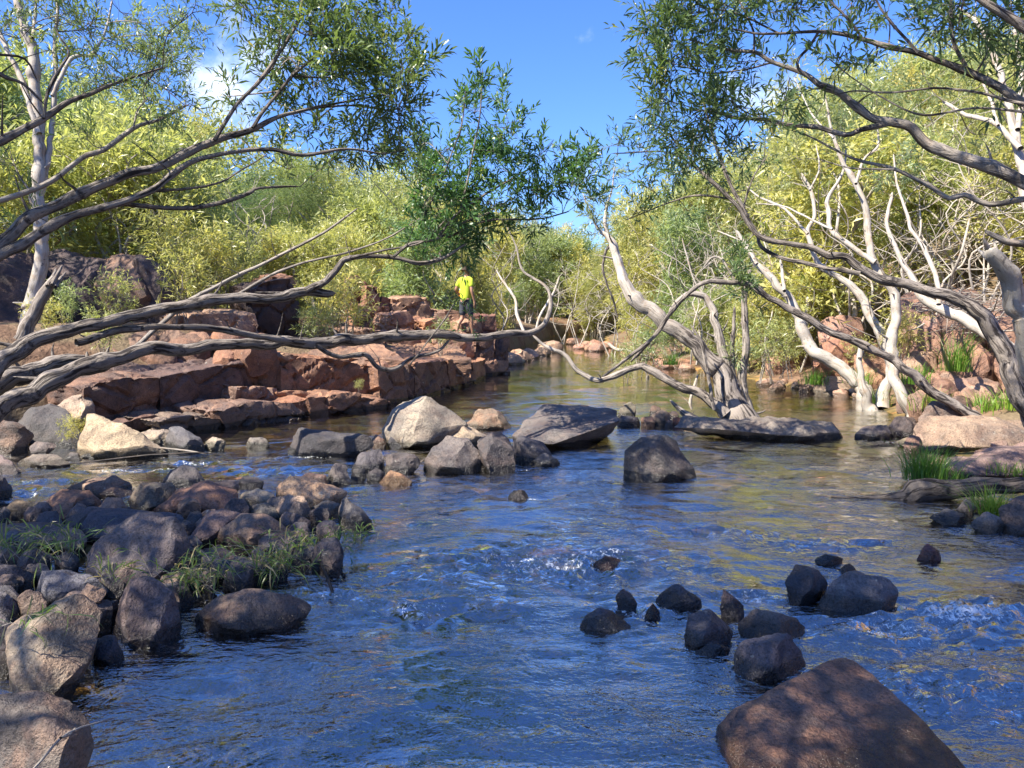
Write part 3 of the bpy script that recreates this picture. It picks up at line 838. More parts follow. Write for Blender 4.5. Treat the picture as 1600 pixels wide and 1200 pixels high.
rock([(1436, 652), (1456, 627), (1493, 635), (1525, 652), (1480, 660)], 'shaded brown boulder behind the big tan one', (0.19, 0.14, 0.11), .2, Y=10.2)
rock([(1469, 533), (1483, 523), (1515, 519), (1555, 536), (1562, 583), (1512, 592), (1470, 586)], 'large cracked orange-brown boulder under the flood debris', (0.30, 0.165, 0.11), .75, Y=12.3, tilt=.3, div=18, smooth=1, sink=.6)
rock([(1423, 510), (1440, 492), (1469, 497), (1480, 520), (1468, 555), (1430, 560)], 'reddish boulder with pale lichen left of the cracked one', (0.29, 0.175, 0.135), .5, Y=13.2, tilt=.4, div=15, sink=.6)
rock([(1540, 470), (1580, 460), (1640, 470), (1650, 560), (1565, 585), (1545, 530)], 'brown rock wall beside the white stub at right edge', (0.23, 0.14, 0.10), .5, Y=13.0, tilt=.3, div=15, sink=.6)
rock([(1278, 503), (1307, 491), (1349, 496), (1340, 522), (1288, 524)], 'reddish flat boulder on the slope left of the white trunks', (0.33, 0.20, 0.155), .5, Y=16.5, sink=.7)
rock([(1272, 546), (1301, 523), (1336, 531), (1325, 552)], 'orange slab resting below the reddish flat boulder', (0.38, 0.185, 0.115), .7, Y=15.5, sink=.6)
rock([(1200, 545), (1222, 515), (1262, 520), (1270, 548), (1230, 560)], 'pinkish boulder behind the upright grey stem', PINK, .4, Y=18.0, sink=.7)
rock([(1335, 556), (1365, 545), (1392, 560), (1385, 590), (1345, 588)], 'orange-brown stone between the white trunk bases', (0.36, 0.21, 0.14), .5, Y=14.6, sink=.6)
rock([(1270, 604), (1292, 588), (1325, 590), (1330, 612), (1290, 616)], 'grey-brown waterside stone below the reclining white trunk', (0.26, 0.20, 0.15), .2, sink=.3)
rock([(1395, 478), (1415, 455), (1450, 452), (1462, 490), (1440, 512), (1400, 508)], 'brown boulder half hidden by trunks above the lichen boulder', (0.22, 0.13, 0.095), .5, Y=14.6, tilt=.3, div=15, sink=.7)
rock([(1462, 470), (1490, 452), (1545, 458), (1560, 500), (1530, 524), (1475, 520)], 'shadowy brown boulder supporting the flood debris', (0.16, 0.10, 0.075), .4, Y=13.4, tilt=.3, div=16, sink=.8)
rock([(1410, 560), (1425, 548), (1462, 552), (1470, 585), (1440, 596), (1412, 590)], 'tan broken block below the lichen boulder', (0.34, 0.23, 0.165), .4, Y=12.6, tilt=.4, div=13, sink=.5)
rock([(1555, 560), (1575, 545), (1630, 550), (1640, 610), (1580, 615)], 'orange-brown block at the right edge under the rock wall', (0.32, 0.18, 0.12), .6, Y=11.6, tilt=.4, div=14, sink=.6)
rock([(1480, 600), (1500, 585), (1545, 588), (1560, 615), (1520, 628), (1485, 622)], 'pinkish brown block below the cracked boulder', (0.33, 0.21, 0.155), .4, Y=11.5, tilt=.5, div=14, sink=.5)
rock([(1400, 600), (1420, 590), (1450, 596), (1455, 622), (1425, 630), (1402, 622)], 'low brown block beside the tall paperbark foot', (0.28, 0.19, 0.14), .4, Y=11.9, tilt=.5, div=12, sink=.4)
rb = random.Random(11)
SMALL_LABEL = 'one of the small brown broken stones on the right bank below the boulders'
for k in range(34):
    x = rb.uniform(1440, 1620); y = rb.uniform(590, 650)
    r = rb.uniform(11, 26)
    Yd = np.interp(y, [585, 650], [12.2, 10.2]) + rb.uniform(-.2, .2)
    c = [v * jj for jj in [rb.uniform(.75, 1.15)] for v in ((0.36, 0.235, 0.165), (0.27, 0.18, 0.13), (0.33, 0.19, 0.13))[k % 3]]
    rock([(x + r * math.cos(a) * rb.uniform(.75, 1.25), y + r * .72 * math.sin(a) * rb.uniform(.75, 1.25)) for a in np.arange(0, 6.28, .9)], SMALL_LABEL, c, .4, Y=Yd, div=8, smooth=1, sink=.25, group='broken stones of the right bank rubble', name='bank_stone')
for k in range(22):
    x = rb.uniform(1180, 1345); y = np.interp(x, [1180, 1345], [600, 614]) + rb.uniform(-9, 4)
    r = rb.uniform(6, 13)
    rock([(x + r * 1.2 * math.cos(a) * rb.uniform(.75, 1.25), y + r * .6 * math.sin(a) * rb.uniform(.75, 1.25)) for a in np.arange(0, 6.28, .9)], 'one of the small pinkish stones edging the pool on the right', (0.38 * rb.uniform(.85, 1.1), 0.26, 0.19), .4, div=6, sink=.2, group='small stones edging the right pool', name='bank_stone')
for k in range(30):
    x = rb.uniform(890, 1075); y = np.interp(x, [890, 960, 1075], [536, 546, 574]) + rb.uniform(-7, 3)
    r = rb.uniform(6, 15)
    rock([(x + r * 1.3 * math.cos(a) * rb.uniform(.75, 1.25), y + r * .55 * math.sin(a) * rb.uniform(.75, 1.25)) for a in np.arange(0, 6.28, .9)], 'one of the far orange-pink stones lining the pool edge', (0.43 * rb.uniform(.85, 1.1), 0.24, 0.16), .5, div=6, sink=.3, group='far stones lining the pool', name='bank_stone')

# --- left rock ledge
B = (-1.7, 0.95, 0.10)
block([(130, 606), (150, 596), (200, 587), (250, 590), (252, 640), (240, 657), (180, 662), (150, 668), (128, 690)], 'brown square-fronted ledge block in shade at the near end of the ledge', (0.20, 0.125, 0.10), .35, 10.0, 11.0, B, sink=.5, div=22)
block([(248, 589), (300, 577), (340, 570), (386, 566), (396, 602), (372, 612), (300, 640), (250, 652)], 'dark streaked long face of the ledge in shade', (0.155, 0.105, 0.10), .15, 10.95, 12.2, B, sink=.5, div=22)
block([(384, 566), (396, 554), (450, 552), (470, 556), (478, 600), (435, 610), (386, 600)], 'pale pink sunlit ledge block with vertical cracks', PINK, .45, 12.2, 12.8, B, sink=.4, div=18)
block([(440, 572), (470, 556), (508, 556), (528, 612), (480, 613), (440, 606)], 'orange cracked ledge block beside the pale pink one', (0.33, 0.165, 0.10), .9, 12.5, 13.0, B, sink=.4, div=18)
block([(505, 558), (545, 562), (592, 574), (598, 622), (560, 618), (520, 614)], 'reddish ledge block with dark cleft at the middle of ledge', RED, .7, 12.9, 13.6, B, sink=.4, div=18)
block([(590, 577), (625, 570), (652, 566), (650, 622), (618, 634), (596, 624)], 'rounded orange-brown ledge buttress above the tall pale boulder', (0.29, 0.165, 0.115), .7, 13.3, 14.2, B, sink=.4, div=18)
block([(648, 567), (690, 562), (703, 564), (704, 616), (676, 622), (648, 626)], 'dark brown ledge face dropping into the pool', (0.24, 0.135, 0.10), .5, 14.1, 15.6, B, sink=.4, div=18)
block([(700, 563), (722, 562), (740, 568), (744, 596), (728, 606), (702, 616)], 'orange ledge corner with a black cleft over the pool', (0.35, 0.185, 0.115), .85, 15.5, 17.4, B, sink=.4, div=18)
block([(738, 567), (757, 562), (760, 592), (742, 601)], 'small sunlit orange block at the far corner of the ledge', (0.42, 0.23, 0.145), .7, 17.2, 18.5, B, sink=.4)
# sloping top of the ledge, sun bleached slabs
for (ol, Y0, Y1, l) in (([(140, 600), (250, 590), (330, 560), (250, 565)], 11.2, 12.5, 'flat shaded top slab at the near end of the ledge'),
                        ([(400, 553), (560, 560), (640, 564), (600, 540), (480, 538)], 13.6, 14.6, 'sun bleached pink top slab in the middle of the ledge'),
                        ([(600, 565), (735, 563), (720, 540), (620, 540)], 15.4, 17.0, 'sun bleached pink top slab at the far end of the ledge')):
    pts = []
    for (x, y) in ol:
        Yk = Y0 + (Y1 - Y0) * (ol[0][1] + 4 - y) / 30.0 if y < ol[0][1] else Y0
        p = P(x, y, Yk + 0.3); pts += [p, p - [0, 0, .35], p + [-1.4, .8, .12]]
    put_rock(pts, l, (0.36, 0.225, 0.155), .45, name='ledge_slab', div=28, smooth=0, chip=.022, facets=0, rough=.15)
S = (-1.1, 0.6, 0.02)
block([(337, 642), (370, 630), (405, 627), (456, 630), (490, 652), (440, 663), (368, 671)], 'rounded low ledge step in shade at the waterline', (0.25, 0.17, 0.14), .3, 10.7, 11.9, S, div=18, smooth=1)
block([(455, 629), (489, 619), (531, 640), (494, 658), (480, 656)], 'orange wedge step at the waterline left of the long step', (0.34, 0.17, 0.11), .8, 11.8, 12.2, S, div=14)
block([(489, 622), (547, 613), (612, 626), (613, 637), (570, 645), (530, 653), (492, 655)], 'long orange-brown low step at the waterline', (0.32, 0.185, 0.125), .7, 11.9, 13.0, S, div=18, smooth=1)
block([(362, 622), (371, 603), (432, 606), (437, 628), (400, 630)], 'pinkish middle step under the pale pink ledge block', (0.27, 0.175, 0.14), .4, 11.6, 12.2, S, div=14, smooth=1)
block([(432, 612), (470, 612), (492, 618), (488, 626), (436, 628)], 'thin orange step stone under the cracked block', (0.40, 0.22, 0.14), .8, 12.1, 12.6, S, div=12)
block([(490, 612), (540, 612), (595, 620), (590, 630), (495, 624)], 'sunlit thin orange step stone in the middle', (0.42, 0.24, 0.15), .7, 12.7, 13.3, S, div=12)
block([(243, 657), (300, 650), (364, 652), (370, 668), (340, 676), (317, 686), (270, 680)], 'flat grey shelf step near the dark triangular stone', (0.23, 0.185, 0.16), .15, 9.9, 11.0, S, div=16, smooth=1)
block([(178, 662), (240, 650), (256, 655), (250, 682), (200, 688)], 'dark brown footing of the near ledge block', (0.16, 0.10, 0.085), .3, 9.9, 10.5, S, div=14)
rock([(116, 712), (125, 647), (146, 650), (216, 677), (257, 702), (223, 710)], 'tall triangular tan boulder with bright sunlit face by the side stream', (0.36, 0.285, 0.19), .15, facets=2, div=17, smooth=1, tilt=.25, ridge=[(130, 665, .1), (160, 680, .25), (220, 695, .22), (150, 708, .3)])
rock([(20, 660), (51, 640), (78, 630), (101, 640), (127, 677), (120, 706), (54, 714)], 'big blackish boulder left of the triangular tan one', (0.085, 0.08, 0.08), .05, div=16, Y=9.2)
rock([(252, 703), (263, 670), (281, 666), (311, 684), (323, 706)], 'dark blue-grey pyramid stone right of the triangular tan boulder', (0.12, 0.115, 0.12), .05, div=14, Y=9.0)
rock([(214, 680), (235, 672), (264, 671), (258, 697), (230, 695)], 'pale flat stone between tan boulder and dark pyramid stone', (0.36, 0.29, 0.22), .1, Y=9.4)
rock([(-50, 665), (-20, 655), (24, 660), (53, 681), (37, 716), (-40, 712)], 'brown-grey cracked boulder at the left edge by the side stream', (0.24, 0.18, 0.14), .3, Y=8.7, div=14)
rock([(-60, 720), (0, 709), (32, 738), (30, 752), (-60, 760)], 'purple-grey slanting slab at the left edge of the side stream', (0.17, 0.135, 0.135), .15, Y=7.7, div=13)
rock([(-40, 745), (0, 740), (18, 758), (14, 775), (-40, 778)], 'grey stone at left edge below the slanting slab', (0.16, 0.14, 0.14), .1)
rock([(46, 699), (57, 689), (89, 694), (60, 708), (51, 710)], 'small flat stone before the big blackish boulder', (0.20, 0.165, 0.15), .15, Y=8.6)
rock([(25, 723), (51, 711), (84, 711), (107, 722), (67, 729)], 'low pale stone lying at the water in front of blackish boulder', (0.30, 0.245, 0.185), .15, tilt=1.0)
rock([(96, 716), (104, 707), (122, 708), (128, 720)], 'small grey stone at the foot of the triangular boulder', (0.2, 0.17, 0.15), .1)
rock([(118, 716), (126, 704), (150, 703), (160, 715)], 'low bluish stone before the triangular boulder', (0.17, 0.16, 0.16), .1)
rock([(170, 710), (185, 698), (205, 696), (214, 710)], 'low grey stone under the triangular boulder', (0.2, 0.175, 0.15), .1)
rock([(318, 690), (330, 682), (352, 688), (345, 700), (325, 702)], 'pale wet stone right of the dark pyramid stone', PALE, .1)
rock([(80, 640), (110, 622), (140, 612), (150, 640), (120, 650)], 'pale sunlit rubble stone under the shaded log', (0.40, 0.31, 0.23), .2, Y=9.9)
# upper left dark boulders, tree shade put into the colour of the darkest
rock([(68, 394), (90, 388), (128, 404), (170, 415), (200, 470), (165, 497), (105, 504), (60, 500)], 'big dark purple boulder behind the white gum trunk', (0.06, 0.04, 0.042), .1, Y=14.5, tilt=.3, div=18, smooth=1, sink=.6, back=.8)
rock([(126, 405), (189, 398), (212, 401), (250, 470), (203, 487), (165, 450)], 'brown fluted boulder with a sunlit split face', (0.19, 0.12, 0.09), .4, Y=14.3, tilt=.3, div=18, smooth=1, sink=.6, back=.7)
rock([(207, 400), (235, 407), (268, 424), (270, 448), (252, 472), (230, 470)], 'rounded blackish purple boulder right of the fluted one', (0.06, 0.042, 0.044), .1, Y=14.2, tilt=.3, div=15, smooth=1, sink=.6, back=.8)
rock([(-60, 395), (0, 385), (66, 392), (62, 520), (0, 545), (-60, 560)], 'huge dark rust-brown boulder at the left edge', (0.07, 0.04, 0.035), .25, Y=13.2, tilt=.3, div=18, smooth=1, sink=.6, back=.8)
rock([(150, 545), (190, 515), (260, 520), (275, 545), (200, 560)], 'dark red boulder in shade under the fallen limbs', (0.16, 0.075, 0.055), .5, Y=13.0, tilt=.6, div=14, sink=.5)
block([(268, 497), (330, 489), (398, 489), (406, 520), (350, 530), (290, 537)], 'sunlit pinkish slab block behind the fallen limbs', (0.40, 0.27, 0.20), .35, 13.6, 14.2, (-.9, .9, .05), div=16, smooth=1)
block([(384, 478), (388, 451), (418, 440), (452, 438), (468, 471), (471, 520), (412, 524)], 'black shaded cubic boulder in the middle of the ledge top', (0.055, 0.036, 0.036), .1, 14.6, 15.2, (-.7, 1.0, .05), div=16, smooth=1)
block([(385, 452), (415, 432), (455, 428), (470, 440), (455, 447)], 'rusty cap stone on the black cubic boulder', (0.36, 0.20, 0.13), .6, 15.3, 15.8, (-.4, .8, .05), sink=.1)
UP = (-.5, .8, .03)
for (ol, Yd, c, l) in (([(541, 478), (541, 440), (558, 431), (574, 444), (572, 478)], 19.2, (0.27, 0.14, 0.11), 'tall reddish upright block on top of the ledge'),
                       ([(568, 478), (573, 446), (592, 448), (597, 478)], 19.0, (0.30, 0.165, 0.125), 'second reddish upright block right of the tall one'),
                       ([(593, 478), (598, 462), (612, 466), (616, 480)], 19.3, (0.24, 0.13, 0.10), 'small dark red block beside the upright pair'),
                       ([(611, 484), (612, 467), (640, 464), (667, 465), (673, 480)], 19.4, (0.46, 0.30, 0.22), 'long pale orange capstone near the person'),
                       ([(555, 508), (557, 479), (580, 477), (609, 479), (606, 510)], 18.6, (0.33, 0.185, 0.14), 'square red block below the upright pair'),
                       ([(603, 510), (612, 492), (636, 486), (652, 503), (640, 519), (618, 519)], 18.0, (0.40, 0.25, 0.19), 'slanting pink block beneath the long capstone'),
                       ([(640, 488), (680, 483), (717, 485), (721, 507), (668, 507)], 19.6, (0.44, 0.29, 0.215), 'pale orange ledge band behind the person legs'),
                       ([(664, 503), (680, 497), (698, 508), (690, 520), (668, 519)], 18.2, (0.46, 0.24, 0.15), 'small bright orange block left of the person feet'),
                       ([(746, 515), (750, 492), (775, 491), (777, 515)], 19.8, (0.20, 0.095, 0.08), 'dark red cubic block right of the person'),
                       ([(720, 505), (735, 500), (752, 505), (750, 528), (722, 528)], 19.4, (0.44, 0.27, 0.20), 'pale block the person stands behind'),
                       ([(741, 566), (744, 530), (758, 525), (773, 527), (776, 566)], 19.0, (0.30, 0.18, 0.14), 'columnar block at the far end of the ledge'),
                       ([(774, 566), (776, 528), (786, 524), (795, 527), (795, 568)], 19.6, (0.16, 0.11, 0.11), 'dark outermost column of the ledge over the pool'),
                       ([(756, 578), (760, 563), (795, 563), (796, 578)], 19.2, (0.44, 0.29, 0.22), 'low sunlit block at the foot of the columns'),
                       ([(600, 540), (604, 520), (640, 514), (670, 522), (676, 540)], 17.4, (0.34, 0.20, 0.155), 'reddish block just above the long horizontal limb'),
                       ([(676, 540), (682, 518), (712, 514), (742, 524), (742, 548)], 18.0, (0.42, 0.26, 0.19), 'orange-pink block under the person'),
                       ([(480, 545), (500, 520), (560, 512), (600, 516), (604, 545)], 16.6, (0.38, 0.25, 0.20), 'broad pink sloping slab behind the limb'),
                       ([(624, 478), (640, 462), (660, 460), (672, 470)], 20.6, (0.42, 0.28, 0.2), 'pale stone peeping over the long capstone')):
    block(ol, l, c, .5, Yd, Yd + .3, UP, sink=.5, div=11)
rb = random.Random(21)
for k in range(16):
    x = rb.uniform(795, 865); y = np.interp(x, [795, 865], [566, 540]) + rb.uniform(-6, 3)
    r = rb.uniform(7, 14)
    rock([(x + r * 1.2 * math.cos(a) * rb.uniform(.75, 1.25), y + r * .7 * math.sin(a) * rb.uniform(.75, 1.25)) for a in np.arange(0, 6.28, .9)], 'one of the far tan stones beyond the end of the ledge', (0.42 * rb.uniform(.85, 1.1), 0.28, 0.19), .4, div=6, sink=.3, group='far stones beyond the ledge', name='bank_stone')


rb = random.Random(31)
for k in range(20):
    x = rb.uniform(120, 430); y = np.interp(x, [120, 430], [556, 545]) + rb.uniform(-34, 10)
    r = rb.uniform(12, 28)
    c = [v * jj for jj in [rb.uniform(.7, 1.1)] for v in ((0.36, 0.23, 0.165), (0.24, 0.14, 0.10), (0.33, 0.17, 0.11))[k % 3]]
    rock([(x + r * 1.3 * math.cos(a) * rb.uniform(.75, 1.25), y + r * .55 * math.sin(a) * rb.uniform(.75, 1.25)) for a in np.arange(0, 6.28, .9)], 'one of the loose reddish stones on the ledge under the fallen limbs', c, .4, Y=np.interp(y, [510, 566], [13.0, 11.6]), div=9, sink=.3, group='loose stones on the ledge under the limbs', name='ledge_stone')
for k in range(30):
    x = rb.uniform(1425, 1640); y = rb.uniform(640, 712) if x > 1500 else rb.uniform(640, 690)
    r = rb.uniform(9, 22)
    c = [v * jj for jj in [rb.uniform(.7, 1.15)] for v in ((0.33, 0.225, 0.165), (0.22, 0.155, 0.12), (0.30, 0.18, 0.13))[k % 3]]
    rock([(x + r * math.cos(a) * rb.uniform(.75, 1.25), y + r * .6 * math.sin(a) * rb.uniform(.75, 1.25)) for a in np.arange(0, 6.28, .9)], 'one of the small stones around the big tan boulder on the right bank', c, .3, Y=np.interp(y, [640, 712], [10.6, 8.0]), div=8, sink=.25, group='small stones around the tan boulder', name='bank_stone')
for k in range(105):
    x = rb.uniform(0, 520); y = rb.uniform(790, 955) if x < 300 else rb.uniform(790, 905)
    if x > 400: y = rb.uniform(785, 880)
    r = rb.uniform(10, 26) * (y / 860)
    c = [v * jj for jj in [rb.uniform(.7, 1.2)] for v in ((0.14, 0.12, 0.115), (0.11, 0.10, 0.105), (0.20, 0.145, 0.115))[k % 3]]
    rock([(x + r * math.cos(a) * rb.uniform(.75, 1.25), y + r * .7 * math.sin(a) * rb.uniform(.75, 1.25)) for a in np.arange(0, 6.28, .9)], 'one of the small dark stones filling gaps in the left stone heap', c, .15, z0=.06, div=9, sink=.14, group='small filling stones of the left heap', name='heap_stone')


for k, (x, y, rr) in enumerate(((180, 1150, 46), (290, 1170, 60), (250, 1120, 34), (370, 1185, 50), (430, 1130, 36), (330, 1120, 30), (520, 1060, 34), (470, 1180, 40), (250, 1210, 50), (600, 1130, 30), (740, 1085, 44), (390, 1060, 30), (1440, 1040, 46), (1540, 1100, 50), (1500, 900, 40), (1380, 830, 34))):
    c = G(x, y, -.07)
    w_ = rr / FOC * c[1]
    pts = [c + np.array([w_ * 1.25 * math.cos(a) * rb.uniform(.7, 1.2), w_ * 1.1 * math.sin(a) * rb.uniform(.7, 1.2), rb.uniform(-.14, .045)]) for a in np.arange(0, 6.28, .45)] + [c + [0, 0, .05]]
    put_rock(pts, 'one of the orange-brown stones glimmering just under the shallow water', (0.62 * rb.uniform(.85, 1.1), 0.37, 0.14), .7, name='submerged_stone', div=10, group='stones just under the shallow water')


# --- countless stones under the water
def bed_stones():
    rs = np.random.RandomState(4)
    base = bmesh.new(); bmesh.ops.create_icosphere(base, subdivisions=2, radius=1)
    bv = np.array([v.co for v in base.verts]); bf = np.array([[v.index for v in f.verts] for f in base.faces]); base.free()
    Vs, Fs, C = [], [], []
    n = 0
    for k in range(900):
        y = rs.uniform(1.8, 14); x = rs.uniform(-.72, .72) * (y + 1.5)
        xl = np.interp(y, EL[:, 0], EL[:, 1]); xr = np.interp(y, ER[:, 0], ER[:, 1])
        if x < xl or x > xr: continue
        z = float(terr(np.array([x]), np.array([y]))[0])
        if z > -0.1: continue
        r = rs.uniform(.05, .22) * (1 + (rs.rand() < .1))
        v = bv * r * rs.uniform([.8, .8, .4], [1.4, 1.2, .7])
        v = v * (1 + .22 * vnoise(bv * 1.6 + k))[:, None]
        v = v + [x, y, z]
        v[:, 2] = np.minimum(v[:, 2], -0.05)
        Vs.append(v); Fs.append(bf + n); n += len(v)
    me = mesh_from('bed_stones', np.concatenate(Vs), np.concatenate(Fs))
    o = link('bed_stones', me, M_ROCK); o.color = (0.40, 0.26, 0.12, 0.7)
    tag(o, 'countless brown stones lying under the shallow water', 'stones', kind='stuff')


bed_stones()

# ------------------------------------------------------------------ trees
def catmull(pts, spacing):
    """smooth curve through pts (n,k), resampled about every `spacing` metres (first three columns are the place)"""
    pts = np.asarray(pts, float)
    if len(pts) < 2: return pts
    e = np.vstack([2 * pts[0] - pts[1], pts, 2 * pts[-1] - pts[-2]])
    outp = []
    for i in range(1, len(e) - 2):
        p0, p1, p2, p3 = e[i - 1], e[i], e[i + 1], e[i + 2]
        n = max(2, int(np.linalg.norm(p2[:3] - p1[:3]) / spacing) + 1)
        t = np.linspace(0, 1, n, endpoint=False)[:, None]
        outp.append(0.5 * (2 * p1 + (p2 - p0) * t + (2 * p0 - 5 * p1 + 4 * p2 - p3) * t ** 2 + (3 * p1 - p0 - 3 * p2 + p3) * t ** 3))
    outp.append(pts[-1:])
    return np.concatenate(outp)


def tube(curve, rad, sides=10, bark=0.0, seed=0, flare=0.0):
    """curve (n,3), rad (n) -> V, F (quads), U (uv per vertex) """
    c = np.asarray(curve, float); n = len(c)
    tg = np.gradient(c, axis=0); tg /= np.linalg.norm(tg, axis=1)[:, None] + 1e-9
    nn = np.zeros_like(c)
    a = np.array([0, 0, 1.0]) if abs(tg[0][2]) < 0.9 else np.array([1.0, 0, 0])
    u = np.cross(tg[0], a); u /= np.linalg.norm(u); nn[0] = u
    for i in range(1, n):
        u = u - tg[i] * (u @ tg[i]); u /= np.linalg.norm(u) + 1e-9; nn[i] = u
    bb = np.cross(tg, nn)
    an = np.linspace(0, 2 * np.pi, sides, endpoint=False)
    L = np.concatenate([[0], np.cumsum(np.linalg.norm(np.diff(c, axis=0), axis=1))])
    R = np.repeat(np.asarray(rad, float)[:, None], sides, 1)
    A = np.repeat(an[None, :], n, 0); LL = np.repeat(L[:, None], sides, 1)
    if bark > 0:
        q = np.stack([np.cos(A) * 3.2, np.sin(A) * 3.2, LL * 2.2 / max(0.05, np.max(rad)) * 0.10], -1).reshape(-1, 3) + seed
        f = fbm(q, 3).reshape(R.shape)
        lump = fbm(np.stack([np.cos(A) * .7, np.sin(A) * .7, LL * 2.5], -1).reshape(-1, 3) + seed * 2, 2).reshape(R.shape)
        R = R * (1 + bark * (0.35 - np.abs(f)) + bark * 0.9 * lump)
    V = c[:, None, :] + R[:, :, None] * (np.cos(A)[:, :, None] * nn[:, None, :] + np.sin(A)[:, :, None] * bb[:, None, :])
    idx = np.arange(n * sides).reshape(n, sides)
    nx = np.roll(idx, -1, 1)
    F = np.stack([idx[:-1], nx[:-1], nx[1:], idx[1:]], -1).reshape(-1, 4)
    # tip cap: pull last ring to a point
    V[-1] = c[-1] + (V[-1] - c[-1]) * 0.25
    U = np.stack([np.minimum(A, 2 * np.pi - A) / (2 * np.pi) * 0.9 * max(0.03, float(np.mean(rad))) * 6.28, LL], -1).reshape(-1, 2)
    return V.reshape(-1, 3), F, U


def tube_mesh(name, parts, pales):
    Vs, Fs, Us, Ps, n = [], [], [], [], 0
    for (V, F, U), p in zip(parts, pales):
        Vs.append(V); Fs.append(F + n); Us.append(U); n += len(V)
        Ps.append(np.full(len(V), p) if np.isscalar(p) else p)
    V = np.concatenate(Vs); F = np.concatenate(Fs); U = np.concatenate(Us)
    me = mesh_from(name, V, F)
    uvl = me.uv_layers.new(name='UVMap')
    uvl.data.foreach_set('uv', U[F.ravel()].astype(np.float32).ravel())
    attr(me, 'pale', np.concatenate(Ps))
    return me


def leaves(base, dirs, L, W, rnd, rs, two=True, droop=0.0):
    """lance shaped leaves: V, F(tris), R"""
    n = len(base)
    d = dirs / (np.linalg.norm(dirs, axis=1)[:, None] + 1e-9)
    up = rs.normal(size=(n, 3)) * 0.7 + np.array([0, 0, 1.0])
    s = np.cross(d, up); s /= np.linalg.norm(s, axis=1)[:, None] + 1e-9
    nrm = np.cross(s, d)
    L = np.asarray(L)[:, None]; W = np.asarray(W)[:, None]
    if two:
        k = nrm * L * 0.10
        p0 = base
        a1 = base + d * L * .33 + s * W * .5 + k * .6; b1 = base + d * L * .33 - s * W * .5 + k * .6
        a2 = base + d * L * .68 + s * W * .38 + k * .6; b2 = base + d * L * .68 - s * W * .38 + k * .6
        tp = base + d * L - k * .7 - np.array([0, 0, 1.0]) * droop * L
        V = np.stack([p0, a1, b1, a2, b2, tp], 1).reshape(-1, 3)
        f = np.array([[0, 2, 1], [1, 2, 4], [1, 4, 3], [3, 4, 5]])
        F = (f[None] + (np.arange(n) * 6)[:, None, None]).reshape(-1, 3)
        R = np.repeat(rnd, 6)
    else:
        tp = base + d * L - np.array([0, 0, 1.0]) * droop * L
        m = base + d * L * .42
        V = np.stack([base, m + s * W * .5, tp, m - s * W * .5], 1).reshape(-1, 3)
        f = np.array([[0, 1, 2], [0, 2, 3]])
        F = (f[None] + (np.arange(n) * 4)[:, None, None]).reshape(-1, 3)
        R = np.repeat(rnd, 4)
    return V, F, R


def leaf_mesh(name, chunks):
    Vs, Fs, Rs, n = [], [], [], 0
    for V, F, R in chunks:
        Vs.append(V); Fs.append(F + n); Rs.append(R); n += len(V)
    me = mesh_from(name, np.concatenate(Vs), np.concatenate(Fs), smooth=False)
    attr(me, 'rnd', np.concatenate(Rs))
    return me


def limb_curve(pp, Y0, Y1, wob=0.0, seed=0):
    """pp: (px, py, thickness px) along the limb; Y0..Y1 its distance"""
    pp = np.asarray(pp, float)
    n = len(pp)
    seg = np.concatenate([[0], np.cumsum(np.hypot(np.diff(pp[:, 0]), np.diff(pp[:, 1])))])
    t = seg / seg[-1]
    rs = np.random.RandomState(seed + 1)
    Ys = Y0 + (Y1 - Y0) * t
    if wob: Ys = Ys + np.cumsum(rs.normal(size=n)) * wob * np.sin(np.pi * np.clip(t, 0, 1))
    return np.array([np.append(P(x, y, d), w * 0.5 / FOC * d) for (x, y, w), d in zip(pp, Ys)])


